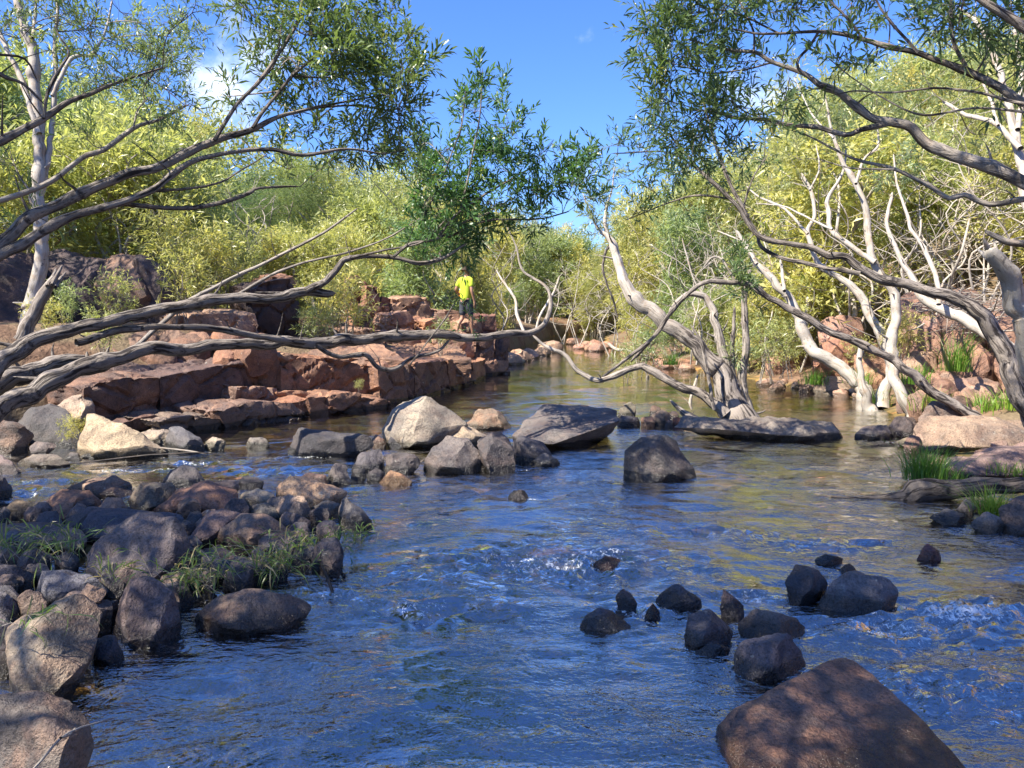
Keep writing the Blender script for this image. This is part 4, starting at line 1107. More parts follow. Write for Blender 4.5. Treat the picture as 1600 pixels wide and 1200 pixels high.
class Tree:
    def __init__(self, name, label, base, bark, leaf, group=None, seed=1, cat='tree'):
        self.root = empty(name, base, label, cat, group)
        self.base = np.array(base, float)
        self.bark, self.leaf = bark, leaf
        self.samples = []
        self.tw, self.twp, self.lv = [], [], []
        self.rs = np.random.RandomState(seed); self.seed = seed
        self.k = 0
        self.trunk = None

    def limb(self, pp, Y0, Y1, name='branch', pale=0.0, sides=12, bark=0.10, wob=0.0, feed=True):
        """pp a list of (px, py, thickness); thickness may be given only at some points"""
        self.k += 1
        q = []
        for p in pp: q.append((p[0], p[1], p[2] if len(p) > 2 else np.nan))
        q = np.array(q, float); q[:, 2] *= 0.80
        i = np.arange(len(q)); ok = ~np.isnan(q[:, 2])
        q[:, 2] = np.interp(i, i[ok], q[ok, 2])
        ctrl = limb_curve(q, Y0, Y1, wob, self.seed * 31 + self.k)
        c = catmull(ctrl, 0.05)
        kk = np.clip(c[:, 3:4], 0.012, 0.1)
        c[:, :3] += (0.55 * kk) * np.stack([vnoise(c[:, :3] * 3.2 + 9 * j + self.seed) for j in range(3)], -1) + (0.25 * kk) * np.stack([vnoise(c[:, :3] * 8 + 5 * j + self.seed) for j in range(3)], -1)
        # knots where old shoots broke off, and some dead stubs still standing
        for kn in range(int(len(c) * .05 / .55)):
            i_ = self.rs.randint(2, len(c) - 2) if len(c) > 6 else 2
            c[:, 3] *= 1 + self.rs.uniform(.06, .22) * np.exp(-((np.arange(len(c)) - i_) / 1.3) ** 2)
            if c[i_, 3] > .012 and self.rs.rand() < .7:
                d_ = self.rs.normal(size=3); d_[2] = abs(d_[2]); d_ /= np.linalg.norm(d_)
                l_ = self.rs.uniform(.05, .32); a_ = c[i_, :3]
                st = np.array([a_, a_ + d_ * (c[i_, 3] + l_ * .5), a_ + d_ * (c[i_, 3] + l_) + self.rs.normal(size=3) * .12 * l_])
                self.tw.append(tube(catmull(st, .04) - self.base, np.linspace(c[i_, 3] * .30, .0025, len(catmull(st, .04))), 5, .1, kn)); self.twp.append(float(np.mean(pale)))
        r = np.maximum(c[:, 3], 0.003)
        t = tube(c[:, :3] - self.base, r, sides, bark, self.seed + self.k)
        n = len(c)
        pl = pale if np.isscalar(pale) else np.repeat(np.interp(np.linspace(0, 1, n), np.linspace(0, 1, len(pale)), pale), sides)
        o = link(name, tube_mesh(name, [t], [pl]), self.bark, self.root)
        if name == 'trunk': self.trunk = o
        elif self.trunk is not None: o.parent = self.trunk      # a limb belongs to its trunk
        if feed: self.samples.append(c[::3])
        return c

    def blob(self, px, py, Y, rpx, n=10, leaf=0.10, wid=0.016, per=13, up=0.5, depth=1.0):
        """a spray of leafy twigs about the point, fed from the nearest limb"""
        rs = self.rs
        c = P(px, py, Y); R = rpx / FOC * Y
        S = np.concatenate(self.samples)
        dd = np.linalg.norm(S[:, :3] - c, axis=1) + 0.15 * rs.rand(len(S))
        rt = S[np.argmin(dd)]
        a = rt[:3]
        d = c - a; dist = np.linalg.norm(d) + 1e-6
        mid = a + d * 0.5 + rs.normal(size=3) * 0.10 * dist
        feeder = catmull(np.array([a, mid, c, c + d / dist * R * 0.5 + [0, 0, R * 0.3]]), max(0.05, dist / 6))
        r0 = min(rt[3] * 0.6, 0.004 + 0.010 * dist)
        self.tw.append(tube(feeder - self.base, np.linspace(max(r0, .004), 0.0025, len(feeder)), 5)); self.twp.append(0.1)
        ss, dirs = [], []
        for k in range(n):
            f = feeder[rs.randint(int(len(feeder) * 0.35), len(feeder))]
            v = rs.normal(size=3); v /= np.linalg.norm(v)
            tgt = c + v * R * rs.uniform(.5, 1.0) ** .5 * np.array([1, depth, 1])
            dv = tgt - f
            m = f + dv * .5 + rs.normal(size=3) * .06 * np.linalg.norm(dv) + [0, 0, .05 * np.linalg.norm(dv)]
            tw = catmull(np.array([f, m, tgt]), max(0.03, np.linalg.norm(dv) / 5))
            self.tw.append(tube(tw - self.base, np.linspace(0.0032, 0.0012, len(tw)), 4)); self.twp.append(0.1)
            # a sprig at the tip and some along the way
            e = tw[-1] - tw[-2]; e /= np.linalg.norm(e) + 1e-9
            for j in range(rs.randint(2, 5)):
                b = tw[rs.randint(len(tw) // 3, len(tw))]
                w_ = e * .7 + rs.normal(size=3) * .6 + [0, 0, up]
                ss.append(b); dirs.append(w_ / np.linalg.norm(w_))
        ss = np.array(ss); dirs = np.array(dirs); m = len(ss)
        sl = rs.uniform(.13, .28, m)
        # stems
        for b, d_, l_ in zip(ss, dirs, sl):
            self.tw.append(tube(np.array([b, b + d_ * l_]) - self.base, np.array([.0016, .0007]), 3)); self.twp.append(0.1)
        t = np.tile(np.linspace(.12, 1.0, per), (m, 1)) + rs.uniform(-.03, .03, (m, per))
        pos = ss[:, None, :] + dirs[:, None, :] * (sl[:, None] * t)[:, :, None]
        ph = np.arange(per) * 2.4 + rs.uniform(0, 6.28, (m, 1))
        a_ = np.cross(dirs, np.array([0.3, 0.2, 1.0])); a_ /= np.linalg.norm(a_, axis=1)[:, None] + 1e-9
        b_ = np.cross(dirs, a_)
        rad = np.cos(ph)[:, :, None] * a_[:, None, :] + np.sin(ph)[:, :, None] * b_[:, None, :]
        al = np.interp(t, [0, 1], [1.05, 0.35])[:, :, None] + rs.uniform(-.15, .15, (m, per, 1))
        ld = dirs[:, None, :] * np.cos(al) + rad * np.sin(al)
        ln = leaf * rs.uniform(.45, 1.35, (m, per)) * np.interp(t, [0, .5, 1], [.8, 1.1, .75])
        tone = np.repeat(rs.rand(m, 1) * .5, per, 1) + rs.rand(m, per) * .5
        self.lv.append(leaves((pos - self.base).reshape(-1, 3), ld.reshape(-1, 3), ln.ravel(), (wid * rs.uniform(.75, 1.2, (m, per))).ravel(), tone.ravel(), rs, True, 0.10))

    def finish(self):
        if self.tw:
            link('twigs', tube_mesh('twigs', self.tw, self.twp), self.bark, self.root)['kind'] = 'stuff'
        if self.lv:
            link('crown', leaf_mesh('crown', self.lv), self.leaf, self.root)
        return self.root


# ---- tree whose limbs hang over the upper left
t = Tree('overhanging_tree', 'grey barked tree whose limbs sweep in from the upper left', (-6.2, 5.2, 0.1), M_BARK, M_LEAF_NEAR, seed=3)
t.limb([(-640, 800, 120), (-420, 640, 95), (-220, 500, 70), (-90, 430, 50)], 5.0, 4.8, 'trunk', sides=18)
t.limb([(-90, 432, 36), (0, 378, 25), (50, 341, 22), (135, 297, 20), (202, 270, 18), (270, 253, 16), (337, 219, 13), (395, 202, 10), (450, 178, 7), (530, 160, 4), (600, 150, 2)], 4.8, 6.8, sides=16)
t.limb([(-90, 434, 28), (0, 398, 20), (100, 345, 16), (185, 318, 13), (230, 297, 11), (270, 270, 10), (305, 250, 9), (370, 236, 8), (422, 233, 8), (472, 243, 7), (540, 233, 5), (600, 240, 3), (640, 232, 2)], 4.8, 6.4, sides=14)
t.limb([(185, 318, 9), (287, 325, 8), (337, 320, 8), (388, 304, 7), (405, 294, 5), (470, 292, 3)], 5.5, 6.6)
t.limb([(230, 297, 6), (290, 295, 5), (345, 285, 4), (380, 265, 3), (420, 240, 2)], 5.7, 6.5)
t.limb([(335, 218, 8), (371, 162, 7), (405, 125, 7), (449, 61, 6), (469, 24, 5), (476, -30, 4)], 6.0, 6.4, pale=.1)
t.limb([(395, 200, 7), (422, 159, 6), (456, 118, 6), (490, 91, 5), (527, 64, 4), (575, 42, 3)], 6.2, 6.8)
t.limb([(405, 196, 7), (445, 179, 6), (490, 169, 5), (540, 165, 4), (600, 172, 3), (640, 182, 2)], 6.3, 7.0)
t.limb([(405, 125, 4), (430, 95, 3), (440, 30, 2)], 6.2, 6.3)
t.limb([(456, 118, 4), (510, 120, 3), (570, 108, 2), (610, 90, 2)], 6.4, 6.9)
t.limb([(-90, 280, 26), (-20, 232, 18), (34, 202, 14), (67, 184, 13), (101, 162, 10), (135, 148, 8), (185, 128, 6), (263, 104, 3)], 4.6, 5.6, sides=14)
t.limb([(-220, 500, 50), (-160, 360, 36), (-90, 280, 26)], 5.0, 4.6)
t.limb([(67, 184, 6), (75, 145, 6), (95, 105, 5), (108, 80, 4), (90, 50, 3), (92, 15, 2)], 4.9, 5.2)
t.limb([(-60, 335, 14), (0, 314, 11), (67, 290, 10), (111, 260, 10), (135, 243, 9), (168, 230, 9), (209, 199, 7), (253, 186, 5), (297, 162, 3)], 5.0, 5.8, pale=.5)
t.limb([(209, 199, 4), (215, 170, 3), (236, 150, 2)], 5.5, 5.7, pale=.5)
t.limb([(0, 86, 5), (40, 95, 4), (60, 130, 3)], 4.6, 4.8)
t.limb([(-60, 60, 8), (0, 115, 7), (36, 132, 5), (70, 165, 4)], 4.5, 4.8)
for (x, y, r, n) in ((400, 30, 40, 8), (432, 90, 42, 9), (482, 55, 48, 12), (540, 55, 55, 15), (600, 75, 50, 13), (628, 125, 38, 10), (560, 125, 55, 14), (500, 135, 45, 10), (622, 190, 42, 10), (560, 200, 48, 11),
                     (480, 205, 42, 8), (648, 245, 25, 5), (440, 150, 35, 6), (375, 0, 35, 7), (540, 5, 40, 9), (470, 0, 40, 9), (425, 120, 40, 5), (590, 235, 40, 6), (520, 250, 30, 5), (455, 245, 25, 3), (610, 20, 30, 6), (640, 60, 22, 4),
                     (350, 150, 30, 3), (390, 200, 25, 2), (600, 150, 35, 7), (520, 90, 30, 6)):
    t.blob(x, y, 6.2 + .9 * t.rs.rand(), r, int(n * 1.2), leaf=.10, wid=.017, per=12)
for (x, y, r, n) in ((240, 110, 60, 12), (160, 140, 50, 8), (90, 40, 50, 9), (290, 165, 40, 6), (240, 190, 30, 4), (60, 330, 45, 8), (20, 250, 40, 6), (150, 230, 30, 4), (10, 360, 30, 4), (140, 40, 60, 9), (30, 60, 50, 8), (300, 20, 30, 6)):
    t.blob(x, y, 5.3 + .5 * t.rs.rand(), r, n, leaf=.07, wid=.010, per=11)
t.finish()

# ---- tree with the two long limbs lying over the ledge
t = Tree('fallen_tree', 'fallen grey tree stretching low over the ledge to the pool', (-7.6, 6.6, 0.2), M_BARK, M_LEAF_FALL, seed=7)
t.limb([(-620, 780, 130), (-400, 720, 110), (-220, 680, 80), (-80, 640, 60)], 6.6, 6.0, 'trunk', sides=18, bark=.14)
t.limb([(-120, 650, 50), (-60, 612, 40), (0, 578, 34), (50, 537, 30), (100, 516, 26), (170, 499, 23), (236, 488, 22), (337, 471, 21), (440, 462, 19), (500, 458, 17), (524, 458, 8)], 6.0, 8.3, sides=18, bark=.14)
t.limb([(478, 458, 15), (500, 444, 14), (518, 428, 13), (531, 412, 12), (548, 404, 10), (615, 402, 8), (655, 411, 8), (695, 402, 6), (730, 380, 4)], 8.1, 8.8, bark=.12)
t.limb([(615, 401, 6), (642, 381, 6), (682, 374, 5), (720, 350, 4), (770, 330, 3)], 8.4, 8.8)
t.limb([(548, 404, 5), (600, 391, 4), (660, 378, 3), (700, 340, 3)], 8.3, 8.6)
t.limb([(682, 374, 5), (720, 330, 5), (790, 285, 4), (830, 262, 3)], 8.6, 9.0)
t.limb([(700, 372, 4), (760, 345, 4), (840, 342, 3), (890, 330, 2)], 8.7, 9.1)
t.limb([(720, 330, 4), (735, 260, 3), (750, 180, 2.4), (755, 105, 1.5)], 8.7, 8.8)
t.limb([(660, 345, 4), (690, 280, 3), (720, 200, 2.4), (728, 130, 1.5)], 8.6, 8.8)
t.limb([(-120, 690, 56), (-60, 662, 44), (0, 640, 38), (67, 599, 33), (135, 573, 30), (202, 556, 28), (287, 543, 25), (371, 539, 22), (472, 536, 21), (540, 530, 20), (620, 527, 19), (690, 525, 18), (740, 527, 17), (790, 521, 15), (828, 520, 13), (852, 506, 10), (861, 478, 8), (854, 450, 6), (832, 436, 5), (815, 421, 4), (806, 385, 3), (790, 350, 2)], 6.0, 11.6, sides=18, bark=.14, pale=[0, 0, 0, 0, 0, 0, .1, .3, .4])
t.limb([(120, 536, 16), (170, 518, 14), (236, 513, 13), (337, 515, 12), (405, 525, 12), (480, 535, 10)], 6.8, 8.6, bark=.12)
t.limb([(496, 540, 9), (530, 557, 9), (571, 554, 9), (590, 574, 8), (615, 577, 8), (642, 560, 7), (682, 550, 6), (703, 530, 4)], 8.9, 10.0, bark=.1)
t.limb([(-120, 660, 60), (-40, 615, 50), (40, 585, 36), (100, 566, 26), (140, 563, 18)], 6.7, 7.8, sides=16, bark=.14)
t.limb([(205, 548, 9), (260, 500, 9), (297, 468, 8), (365, 434, 7), (422, 407, 6), (506, 363, 5), (560, 325, 3)], 8.8, 9.5, pale=.3)
t.limb([(350, 472, 6), (375, 458, 6), (422, 431, 6), (472, 411, 5), (540, 395, 4), (600, 375, 3), (660, 340, 3)], 8.8, 9.0, pale=.2)
t.limb([(640, 570, 3), (660, 545, 3), (690, 505, 3), (712, 470, 2)], 9.6, 9.9)
t.limb([(820, 520, 6), (808, 492, 6), (804, 468, 5), (786, 440, 4), (775, 420, 2)], 11.2, 11.8, pale=.9)
t.limb([(838, 516, 5), (846, 490, 5), (866, 455, 4), (875, 430, 3)], 11.4, 11.6, pale=.9)
for (x, y, r, n) in ((700, 285, 50, 14), (760, 245, 52, 14), (742, 180, 30, 7), (800, 200, 34, 7), (850, 245, 38, 9), (900, 255, 35, 8), (645, 285, 34, 8), (690, 335, 50, 18), (770, 320, 52, 16), (845, 320, 34, 8), (718, 372, 40, 16),
                     (755, 125, 16, 3), (727, 150, 14, 3), (920, 300, 24, 4), (652, 230, 30, 6), (800, 270, 50, 12), (668, 375, 30, 9), (690, 395, 20, 5), (700, 235, 35, 8), (820, 355, 24, 4), (780, 160, 22, 3), (935, 260, 20, 3), (870, 290, 30, 5), (720, 320, 45, 14), (765, 365, 30, 6)):
    t.blob(x, y, 8.4 + 1.1 * t.rs.rand(), r * 1.12, max(2, int(n * 1.15)), leaf=.12, wid=.022, per=12, up=.7)
t.blob(738, 505, 9.9, 11, 3, leaf=.08, wid=.016)
t.finish()

# ---- tree reaching in from the upper right
t = Tree('overhanging_tree', 'grey barked tree whose twisting limbs reach in from the right edge', (7.0, 5.2, 1.2), M_BARK, M_LEAF_NEAR, seed=11)
t.limb([(2450, 760, 120), (2200, 560, 90), (1960, 420, 62), (1800, 350, 46)], 5.2, 5.2, 'trunk', sides=18)
t.limb([(1800, 350, 34), (1700, 318, 28), (1640, 300, 25), (1600, 283, 24), (1549, 263, 23), (1499, 246, 22), (1458, 229, 21), (1424, 202, 18), (1391, 192, 17), (1367, 186, 15), (1347, 169, 14), (1316, 148, 13), (1283, 135, 11), (1256, 115, 9), (1208, 98, 8), (1178, 81, 7), (1127, 76, 5), (1070, 60, 3)], 5.2, 6.3, sides=18, bark=.12, pale=.2)
t.limb([(1391, 193, 11), (1347, 202, 10), (1323, 209, 10), (1279, 199, 9), (1229, 196, 8), (1195, 186, 7), (1144, 182, 6), (1114, 175, 4), (1060, 170, 2)], 5.8, 6.4, bark=.1)
t.limb([(1800, 345, 30), (1700, 230, 22), (1640, 180, 18), (1600, 159, 17), (1559, 135, 15), (1505, 105, 13), (1441, 84, 10), (1381, 71, 9), (1347, 61, 8), (1303, 51, 7), (1262, 49, 6), (1219, 52, 5), (1178, 52, 4), (1130, 40, 2)], 5.2, 6.0, sides=14)
t.limb([(1350, 63, 5), (1323, 27, 4), (1296, 0, 4), (1270, -40, 3)], 5.7, 5.8)
t.limb([(1435, 82, 6), (1397, 40, 5), (1374, 10, 4), (1360, -30, 3)], 5.5, 5.7)
t.limb([(1509, 104, 8), (1489, 61, 7), (1485, 0, 6), (1490, -40, 5)], 5.4, 5.5)
t.limb([(1279, 48, 5), (1262, 75, 5), (1249, 90, 5), (1247, 106, 5), (1266, 124, 5)], 5.85, 5.9)
t.limb([(1700, 170, 7), (1600, 162, 6), (1532, 145, 5), (1465, 138, 4), (1397, 145, 4), (1337, 142, 3), (1300, 150, 2)], 5.1, 5.9)
t.limb([(1700, 190, 6), (1600, 176, 5), (1522, 169, 4), (1445, 180, 4), (1395, 163, 3), (1330, 120, 2), (1290, 88, 2)], 5.1, 5.8)
t.limb([(1800, 352, 20), (1700, 315, 14), (1640, 309, 12), (1600, 311, 12), (1543, 321, 11), (1505, 305, 10), (1482, 310, 10), (1448, 287, 9), (1397, 264, 7), (1340, 250, 5), (1303, 232, 4), (1245, 205, 3)], 5.2, 6.2, bark=.1, pale=.3)
t.limb([(1397, 264, 4), (1330, 262, 3), (1280, 248, 2)], 5.8, 6.1, pale=.3)
t.limb([(1700, 120, 22), (1600, 40, 18), (1539, 0, 14), (1480, -40, 10)], 5.0, 5.2)
t.limb([(1178, 81, 4), (1178, 50, 4), (1165, 20, 3), (1150, -10, 2)], 6.1, 6.2)
t.limb([(1208, 98, 4), (1160, 110, 3), (1110, 115, 3), (1070, 105, 2)], 6.1, 6.3)
t.limb([(1219, 52, 4), (1150, 20, 3), (1090, 10, 2)], 6.0, 6.2)
for (x, y, r, n) in ((1030, 50, 36, 10), (1080, 25, 46, 14), (1130, 55, 44, 12), (1050, 105, 36, 10), (1110, 130, 42, 11), (1170, 95, 34, 6), (1035, 155, 32, 8), (1090, 185, 40, 10), (1150, 165, 34, 6), (1045, 215, 30, 6), (1080, 255, 38, 8),
                     (1180, 15, 44, 11), (1250, 12, 44, 10), (1330, 12, 40, 8), (1385, 25, 34, 6), (1200, 195, 34, 5), (1150, 235, 34, 5), (1015, 90, 20, 4), (1030, 15, 30, 6), (1230, 150, 34, 4), (1310, 90, 30, 4), (1420, 30, 30, 6), (1350, 110, 24, 3), (1130, 5, 40, 9)):
    t.blob(x, y, 5.7 + .8 * t.rs.rand(), r, int(n * 1.15), leaf=.092, wid=.016, per=12)
for (x, y, r, n) in ((1540, 60, 60, 10), (1590, 110, 50, 8), (1500, 20, 50, 9), (1580, 10, 50, 9), (1470, 60, 40, 5)):
    t.blob(x, y, 5.3 + .5 * t.rs.rand(), r, n, leaf=.11, wid=.016, per=11)
t.finish()

# ---- leaning tree rooted at the right edge of the bank
t = Tree('leaning_tree', 'furrowed grey tree arching left from the bank at the right edge', P(1690, 760, 7.4), M_BARK, M_LEAF_NEAR, seed=17)
t.limb([(1690, 770, 60), (1640, 690, 48), (1600, 621, 42), (1581, 587, 38), (1568, 552, 35), (1547, 520, 31), (1520, 488, 27), (1488, 467, 23), (1453, 459, 20), (1419, 448, 18), (1381, 435, 17), (1344, 419, 16), (1320, 404, 14), (1293, 400, 13), (1267, 387, 12), (1227, 379, 10), (1200, 373, 9), (1183, 364, 9), (1172, 352, 8), (1141, 310, 8), (1094, 267, 6), (1067, 236, 5), (1040, 205, 3)], 7.4, 8.4, 'trunk', sides=20, bark=.16)
t.limb([(1344, 428, 9), (1288, 419, 8), (1253, 411, 8), (1215, 400, 7), (1190, 385, 6), (1183, 362, 5)], 7.9, 8.3, bark=.1)
t.limb([(1183, 364, 7), (1160, 325, 7), (1140, 285, 6), (1122, 240, 5), (1108, 190, 4), (1095, 150, 2)], 8.2, 8.3)
t.limb([(1141, 310, 4), (1100, 305, 4), (1060, 312, 3), (1000, 335, 2), (975, 345, 2)], 8.3, 8.6)
t.limb([(1094, 267, 4), (1050, 240, 3), (1000, 238, 3), (955, 240, 2)], 8.4, 8.6)
t.limb([(1160, 325, 4), (1175, 280, 3), (1200, 240, 2)], 8.3, 8.3)
for (x, y, r, n) in ((1035, 170, 40, 6), (1010, 235, 38, 7), (965, 235, 30, 5), (1045, 280, 40, 7), (1005, 290, 26, 3), (1100, 220, 42, 6), (990, 335, 20, 5), (1100, 155, 40, 6), (1150, 260, 34, 3), (1075, 330, 20, 2), (1130, 300, 22, 2), (1020, 200, 35, 6), (1195, 240, 26, 3)):
    t.blob(x, y, 8.3 + .6 * t.rs.rand(), r, n, leaf=.10, wid=.016, per=11)
t.finish()

# ---- thin leaning tree that crosses in front of the white trunks
t = Tree('leaning_tree', 'slender dark grey tree leaning from the tan boulder to the pool', P(1530, 658, 10.1), M_BARK, M_LEAF_NEAR, seed=19)
t.limb([(1545, 672, 22), (1530, 656, 20), (1493, 637, 19), (1461, 613, 18), (1413, 579, 17), (1376, 552, 16), (1333, 531, 15), (1293, 517, 14), (1253, 493, 13), (1200, 463, 11), (1167, 443, 10), (1140, 440, 9), (1108, 439, 9), (1087, 448, 8), (1065, 468, 8), (1044, 493, 8), (1030, 515, 8), (1017, 531, 7), (991, 552, 7), (965, 572, 6), (941, 590, 5)], 10.1, 10.9, 'trunk', sides=16, bark=.14)
t.limb([(1150, 438, 6), (1128, 405, 5), (1112, 402, 4), (1100, 418, 3)], 10.7, 10.9, bark=.08, pale=.4)
t.limb([(1017, 531, 6), (1008, 542, 7), (990, 560, 5), (986, 566, 2)], 10.9, 11.0, bark=.08)
for (x, y, r, n) in ((1150, 425, 18, 5), (1160, 455, 16, 5), (1175, 470, 14, 3), (1158, 405, 16, 4)):
    t.blob(x, y, 10.7, r, n, leaf=.13, wid=.02)
t.finish()

# ---- the tree growing out of the water
B6 = G(1150, 658)
t = Tree('water_tree', 'multi-stemmed tree growing out of the pool with a pale main stem leaning left', (B6[0], B6[1], -0.1), M_BARK, M_LEAF_OLIVE, seed=23)
Y6 = B6[1]
t.limb([(1166, 676, 74), (1154, 655, 62), (1145, 632, 50), (1132, 605, 41), (1108, 565, 34), (1071, 525, 29), (1033, 499, 26), (1007, 480, 24), (983, 453, 22), (969, 424, 18), (959, 389, 15), (950, 374, 12), (936, 360, 7)], Y6, Y6 + .9, 'trunk', sides=22, bark=.18, pale=[0, 0, 0, 0, .1, .35, .6, .9, 1, 1])
t.limb([(1174, 672, 44), (1163, 648, 34), (1145, 605, 26), (1132, 560, 20), (1121, 520, 16), (1116, 488, 14), (1103, 466, 12), (1085, 459, 11), (1068, 463, 9), (1045, 487, 7)], Y6 + .1, Y6 + .7, 'stem', sides=16, bark=.14, pale=[0, 0, .2, .5, .5])
t.limb([(1178, 672, 34), (1168, 645, 26), (1160, 600, 18), (1164, 547, 15), (1163, 490, 13), (1164, 450, 11), (1172, 420, 7)], Y6 + .2, Y6 + .5, 'stem', sides=14, bark=.14, pale=.15)
t.limb([(1160, 625, 16), (1150, 600, 14), (1143, 547, 9), (1146, 510, 7), (1148, 478, 5)], Y6 + .25, Y6 + .5, 'stem')
t.limb([(1135, 645, 30), (1120, 632, 22), (1097, 616, 18), (1060, 605, 17), (1028, 587, 16), (1001, 573, 14), (975, 581, 13), (953, 588, 11), (930, 595, 10), (900, 578, 9), (888, 557, 8), (866, 548, 7), (848, 538, 6), (832, 524, 4)], Y6 - .1, Y6 + .9, 'branch', sides=16, bark=.12, pale=[0, 0, 0, .2, .4, .4])
t.limb([(1116, 640, 7), (1110, 610, 7), (1097, 541, 6), (1079, 507, 3)], Y6 - .25, Y6 - .1, 'stem', pale=.1)
t.limb([(1095, 660, 14), (1075, 648, 13), (1058, 634, 8), (1046, 624, 4)], Y6 - .2, Y6 - .1, 'root', pale=.2)
t.limb([(951, 378, 8), (945, 350, 6), (948, 325, 5), (956, 295, 3), (960, 260, 2)], Y6 + .9, Y6 + 1.0, pale=1.0)
t.limb([(951, 385, 6), (945, 395, 5), (942, 420, 5), (948, 445, 4), (958, 470, 4), (965, 500, 2)], Y6 + .9, Y6 + 1.1, pale=.1)
t.limb([(948, 372, 6), (930, 350, 4), (920, 325, 3), (910, 300, 2)], Y6 + .9, Y6 + 1.0, pale=1.0)
t.limb([(1080, 640, 4), (1078, 628, 6), (1086, 600, 5), (1092, 585, 4)], Y6 + .6, Y6 + .7, pale=.7)
t.limb([(1103, 465, 4), (1086, 440, 3), (1073, 400, 3), (1066, 372, 2)], Y6 + .6, Y6 + .8, pale=.8)
for (x, y, r, n) in ((945, 310, 22, 5), (925, 340, 22, 4), (955, 280, 18, 4), (935, 360, 16, 3), (915, 310, 16, 3)):
    t.blob(x, y, Y6 + 1, r, n, leaf=.11, wid=.018)
t.blob(1150, 430, Y6 + .4, 22, 5, leaf=.12, wid=.02); t.blob(1150, 555, Y6 + .3, 14, 3, leaf=.12, wid=.02)
t.finish()


# ---- white paperbarks on the right bank
def white_tree(label, limbs, Y0, Y1, blobs=(), seed=31, leaf=None, name='paperbark_tree', pale=1.0, bark=.12):
    x, y = limbs[0][0][0], limbs[0][0][1]
    t = Tree(name, label, P(x, y, Y0) - [0, 0, .1], M_WHITE, leaf or M_LEAF_OLIVE, seed=seed)
    for k, l in enumerate(limbs):
        t.limb(l, Y0 + (0 if k == 0 else .4 * (Y1 - Y0)), Y1 + .1 * k, 'trunk' if k == 0 else 'branch', pale=pale, sides=14 if k == 0 else 9, bark=bark)
    for (x, y, r, n) in blobs:
        t.blob(x, y, Y1 + t.rs.uniform(-.3, .5), r, n, leaf=.13, wid=.022, per=10)
    return t.finish()


white_tree('white reclining paperbark lying over the pool edge and rising left', [[(1358, 628, 34), (1345, 605, 28), (1307, 571, 24), (1267, 547, 22), (1251, 507, 20), (1232, 467, 16), (1213, 445, 15), (1183, 413, 12), (1170, 392, 9), (1150, 360, 5)], [(1226, 455, 7), (1222, 425, 6), (1220, 405, 4)], [(1183, 413, 6), (1160, 380, 4), (1120, 360, 2)]], 14.0, 15.5, [(1120, 350, 30, 6), (1160, 340, 30, 5), (1225, 395, 22, 4)], 31)
white_tree('short white stub trunk standing in the pool edge', [[(1362, 648, 30), (1355, 628, 20), (1347, 606, 15), (1341, 568, 11), (1344, 545, 8), (1339, 530, 3)], [(1342, 560, 5), (1350, 548, 3)]], 12.6, 12.8, (), 33)
white_tree('white paperbark with a bright kinked trunk behind the slender dark tree', [[(1375, 640, 30), (1382, 615, 24), (1392, 573, 19), (1379, 533, 18), (1357, 488, 16), (1339, 456, 15), (1312, 435, 12), (1280, 413, 10), (1267, 381, 9), (1262, 360, 8), (1273, 337, 7), (1266, 297, 6), (1252, 270, 4)], [(1262, 365, 6), (1225, 325, 5), (1190, 310, 4), (1165, 290, 3)], [(1266, 297, 4), (1280, 262, 3), (1275, 225, 2)]], 12.8, 14.5, [(1250, 250, 34, 7), (1180, 290, 34, 6), (1285, 225, 34, 6)], 35)
white_tree('tall grey-white paperbark with forked trunk right of the kinked one', [[(1436, 672, 26), (1429, 659, 24), (1408, 613, 21), (1397, 587, 20), (1397, 547, 20), (1400, 480, 18), (1387, 448, 16), (1365, 408, 14), (1357, 360, 13), (1354, 338, 12), (1337, 287, 10), (1316, 253, 8), (1303, 216, 6), (1293, 169, 4), (1285, 120, 2)],
           [(1370, 412, 11), (1333, 387, 10), (1300, 360, 9), (1294, 330, 8), (1293, 310, 7), (1316, 270, 5), (1322, 230, 3)], [(1337, 287, 6), (1350, 250, 5), (1372, 225, 4), (1368, 180, 2)], [(1300, 358, 5), (1270, 345, 4), (1225, 322, 3), (1180, 318, 2)], [(1303, 216, 4), (1270, 180, 3), (1240, 120, 2)]], 11.4, 13.2,
           [(1290, 130, 36, 7), (1320, 210, 36, 7), (1370, 180, 34, 6), (1240, 110, 34, 5), (1200, 300, 34, 5), (1330, 160, 30, 5), (1270, 190, 30, 5)], 37)
white_tree('white trunk leaning left behind the furrowed arching tree', [[(1640, 640, 26), (1600, 585, 24), (1573, 541, 22), (1520, 512, 21), (1480, 488, 20), (1440, 467, 17), (1427, 437, 12), (1405, 400, 9), (1385, 350, 7), (1395, 300, 5)], [(1467, 476, 10), (1467, 453, 9), (1453, 413, 9), (1440, 381, 8), (1424, 360, 7), (1418, 337, 6), (1401, 287, 4), (1396, 240, 3)]], 9.6, 12.0, [(1395, 270, 36, 8), (1420, 240, 34, 7)], 39)
white_tree('thick white broken stub leaning in at the right edge', [[(1640, 640, 52), (1606, 530, 44), (1590, 490, 40), (1580, 440, 36), (1562, 415, 32), (1545, 392, 26), (1539, 385, 20)], [(1550, 400, 12), (1541, 382, 8), (1536, 372, 2)], [(1560, 402, 12), (1556, 386, 7), (1553, 376, 2)], [(1545, 404, 10), (1534, 394, 6), (1528, 388, 2)]], 6.9, 6.6, (), 41, name='dead_tree')
white_tree('short grey broken limb at right edge above the white stub', [[(1680, 400, 18), (1610, 382, 15), (1573, 378, 13), (1546, 364, 9), (1540, 362, 4)]], 6.3, 6.4, (), 43, name='broken_limb', pale=.3)
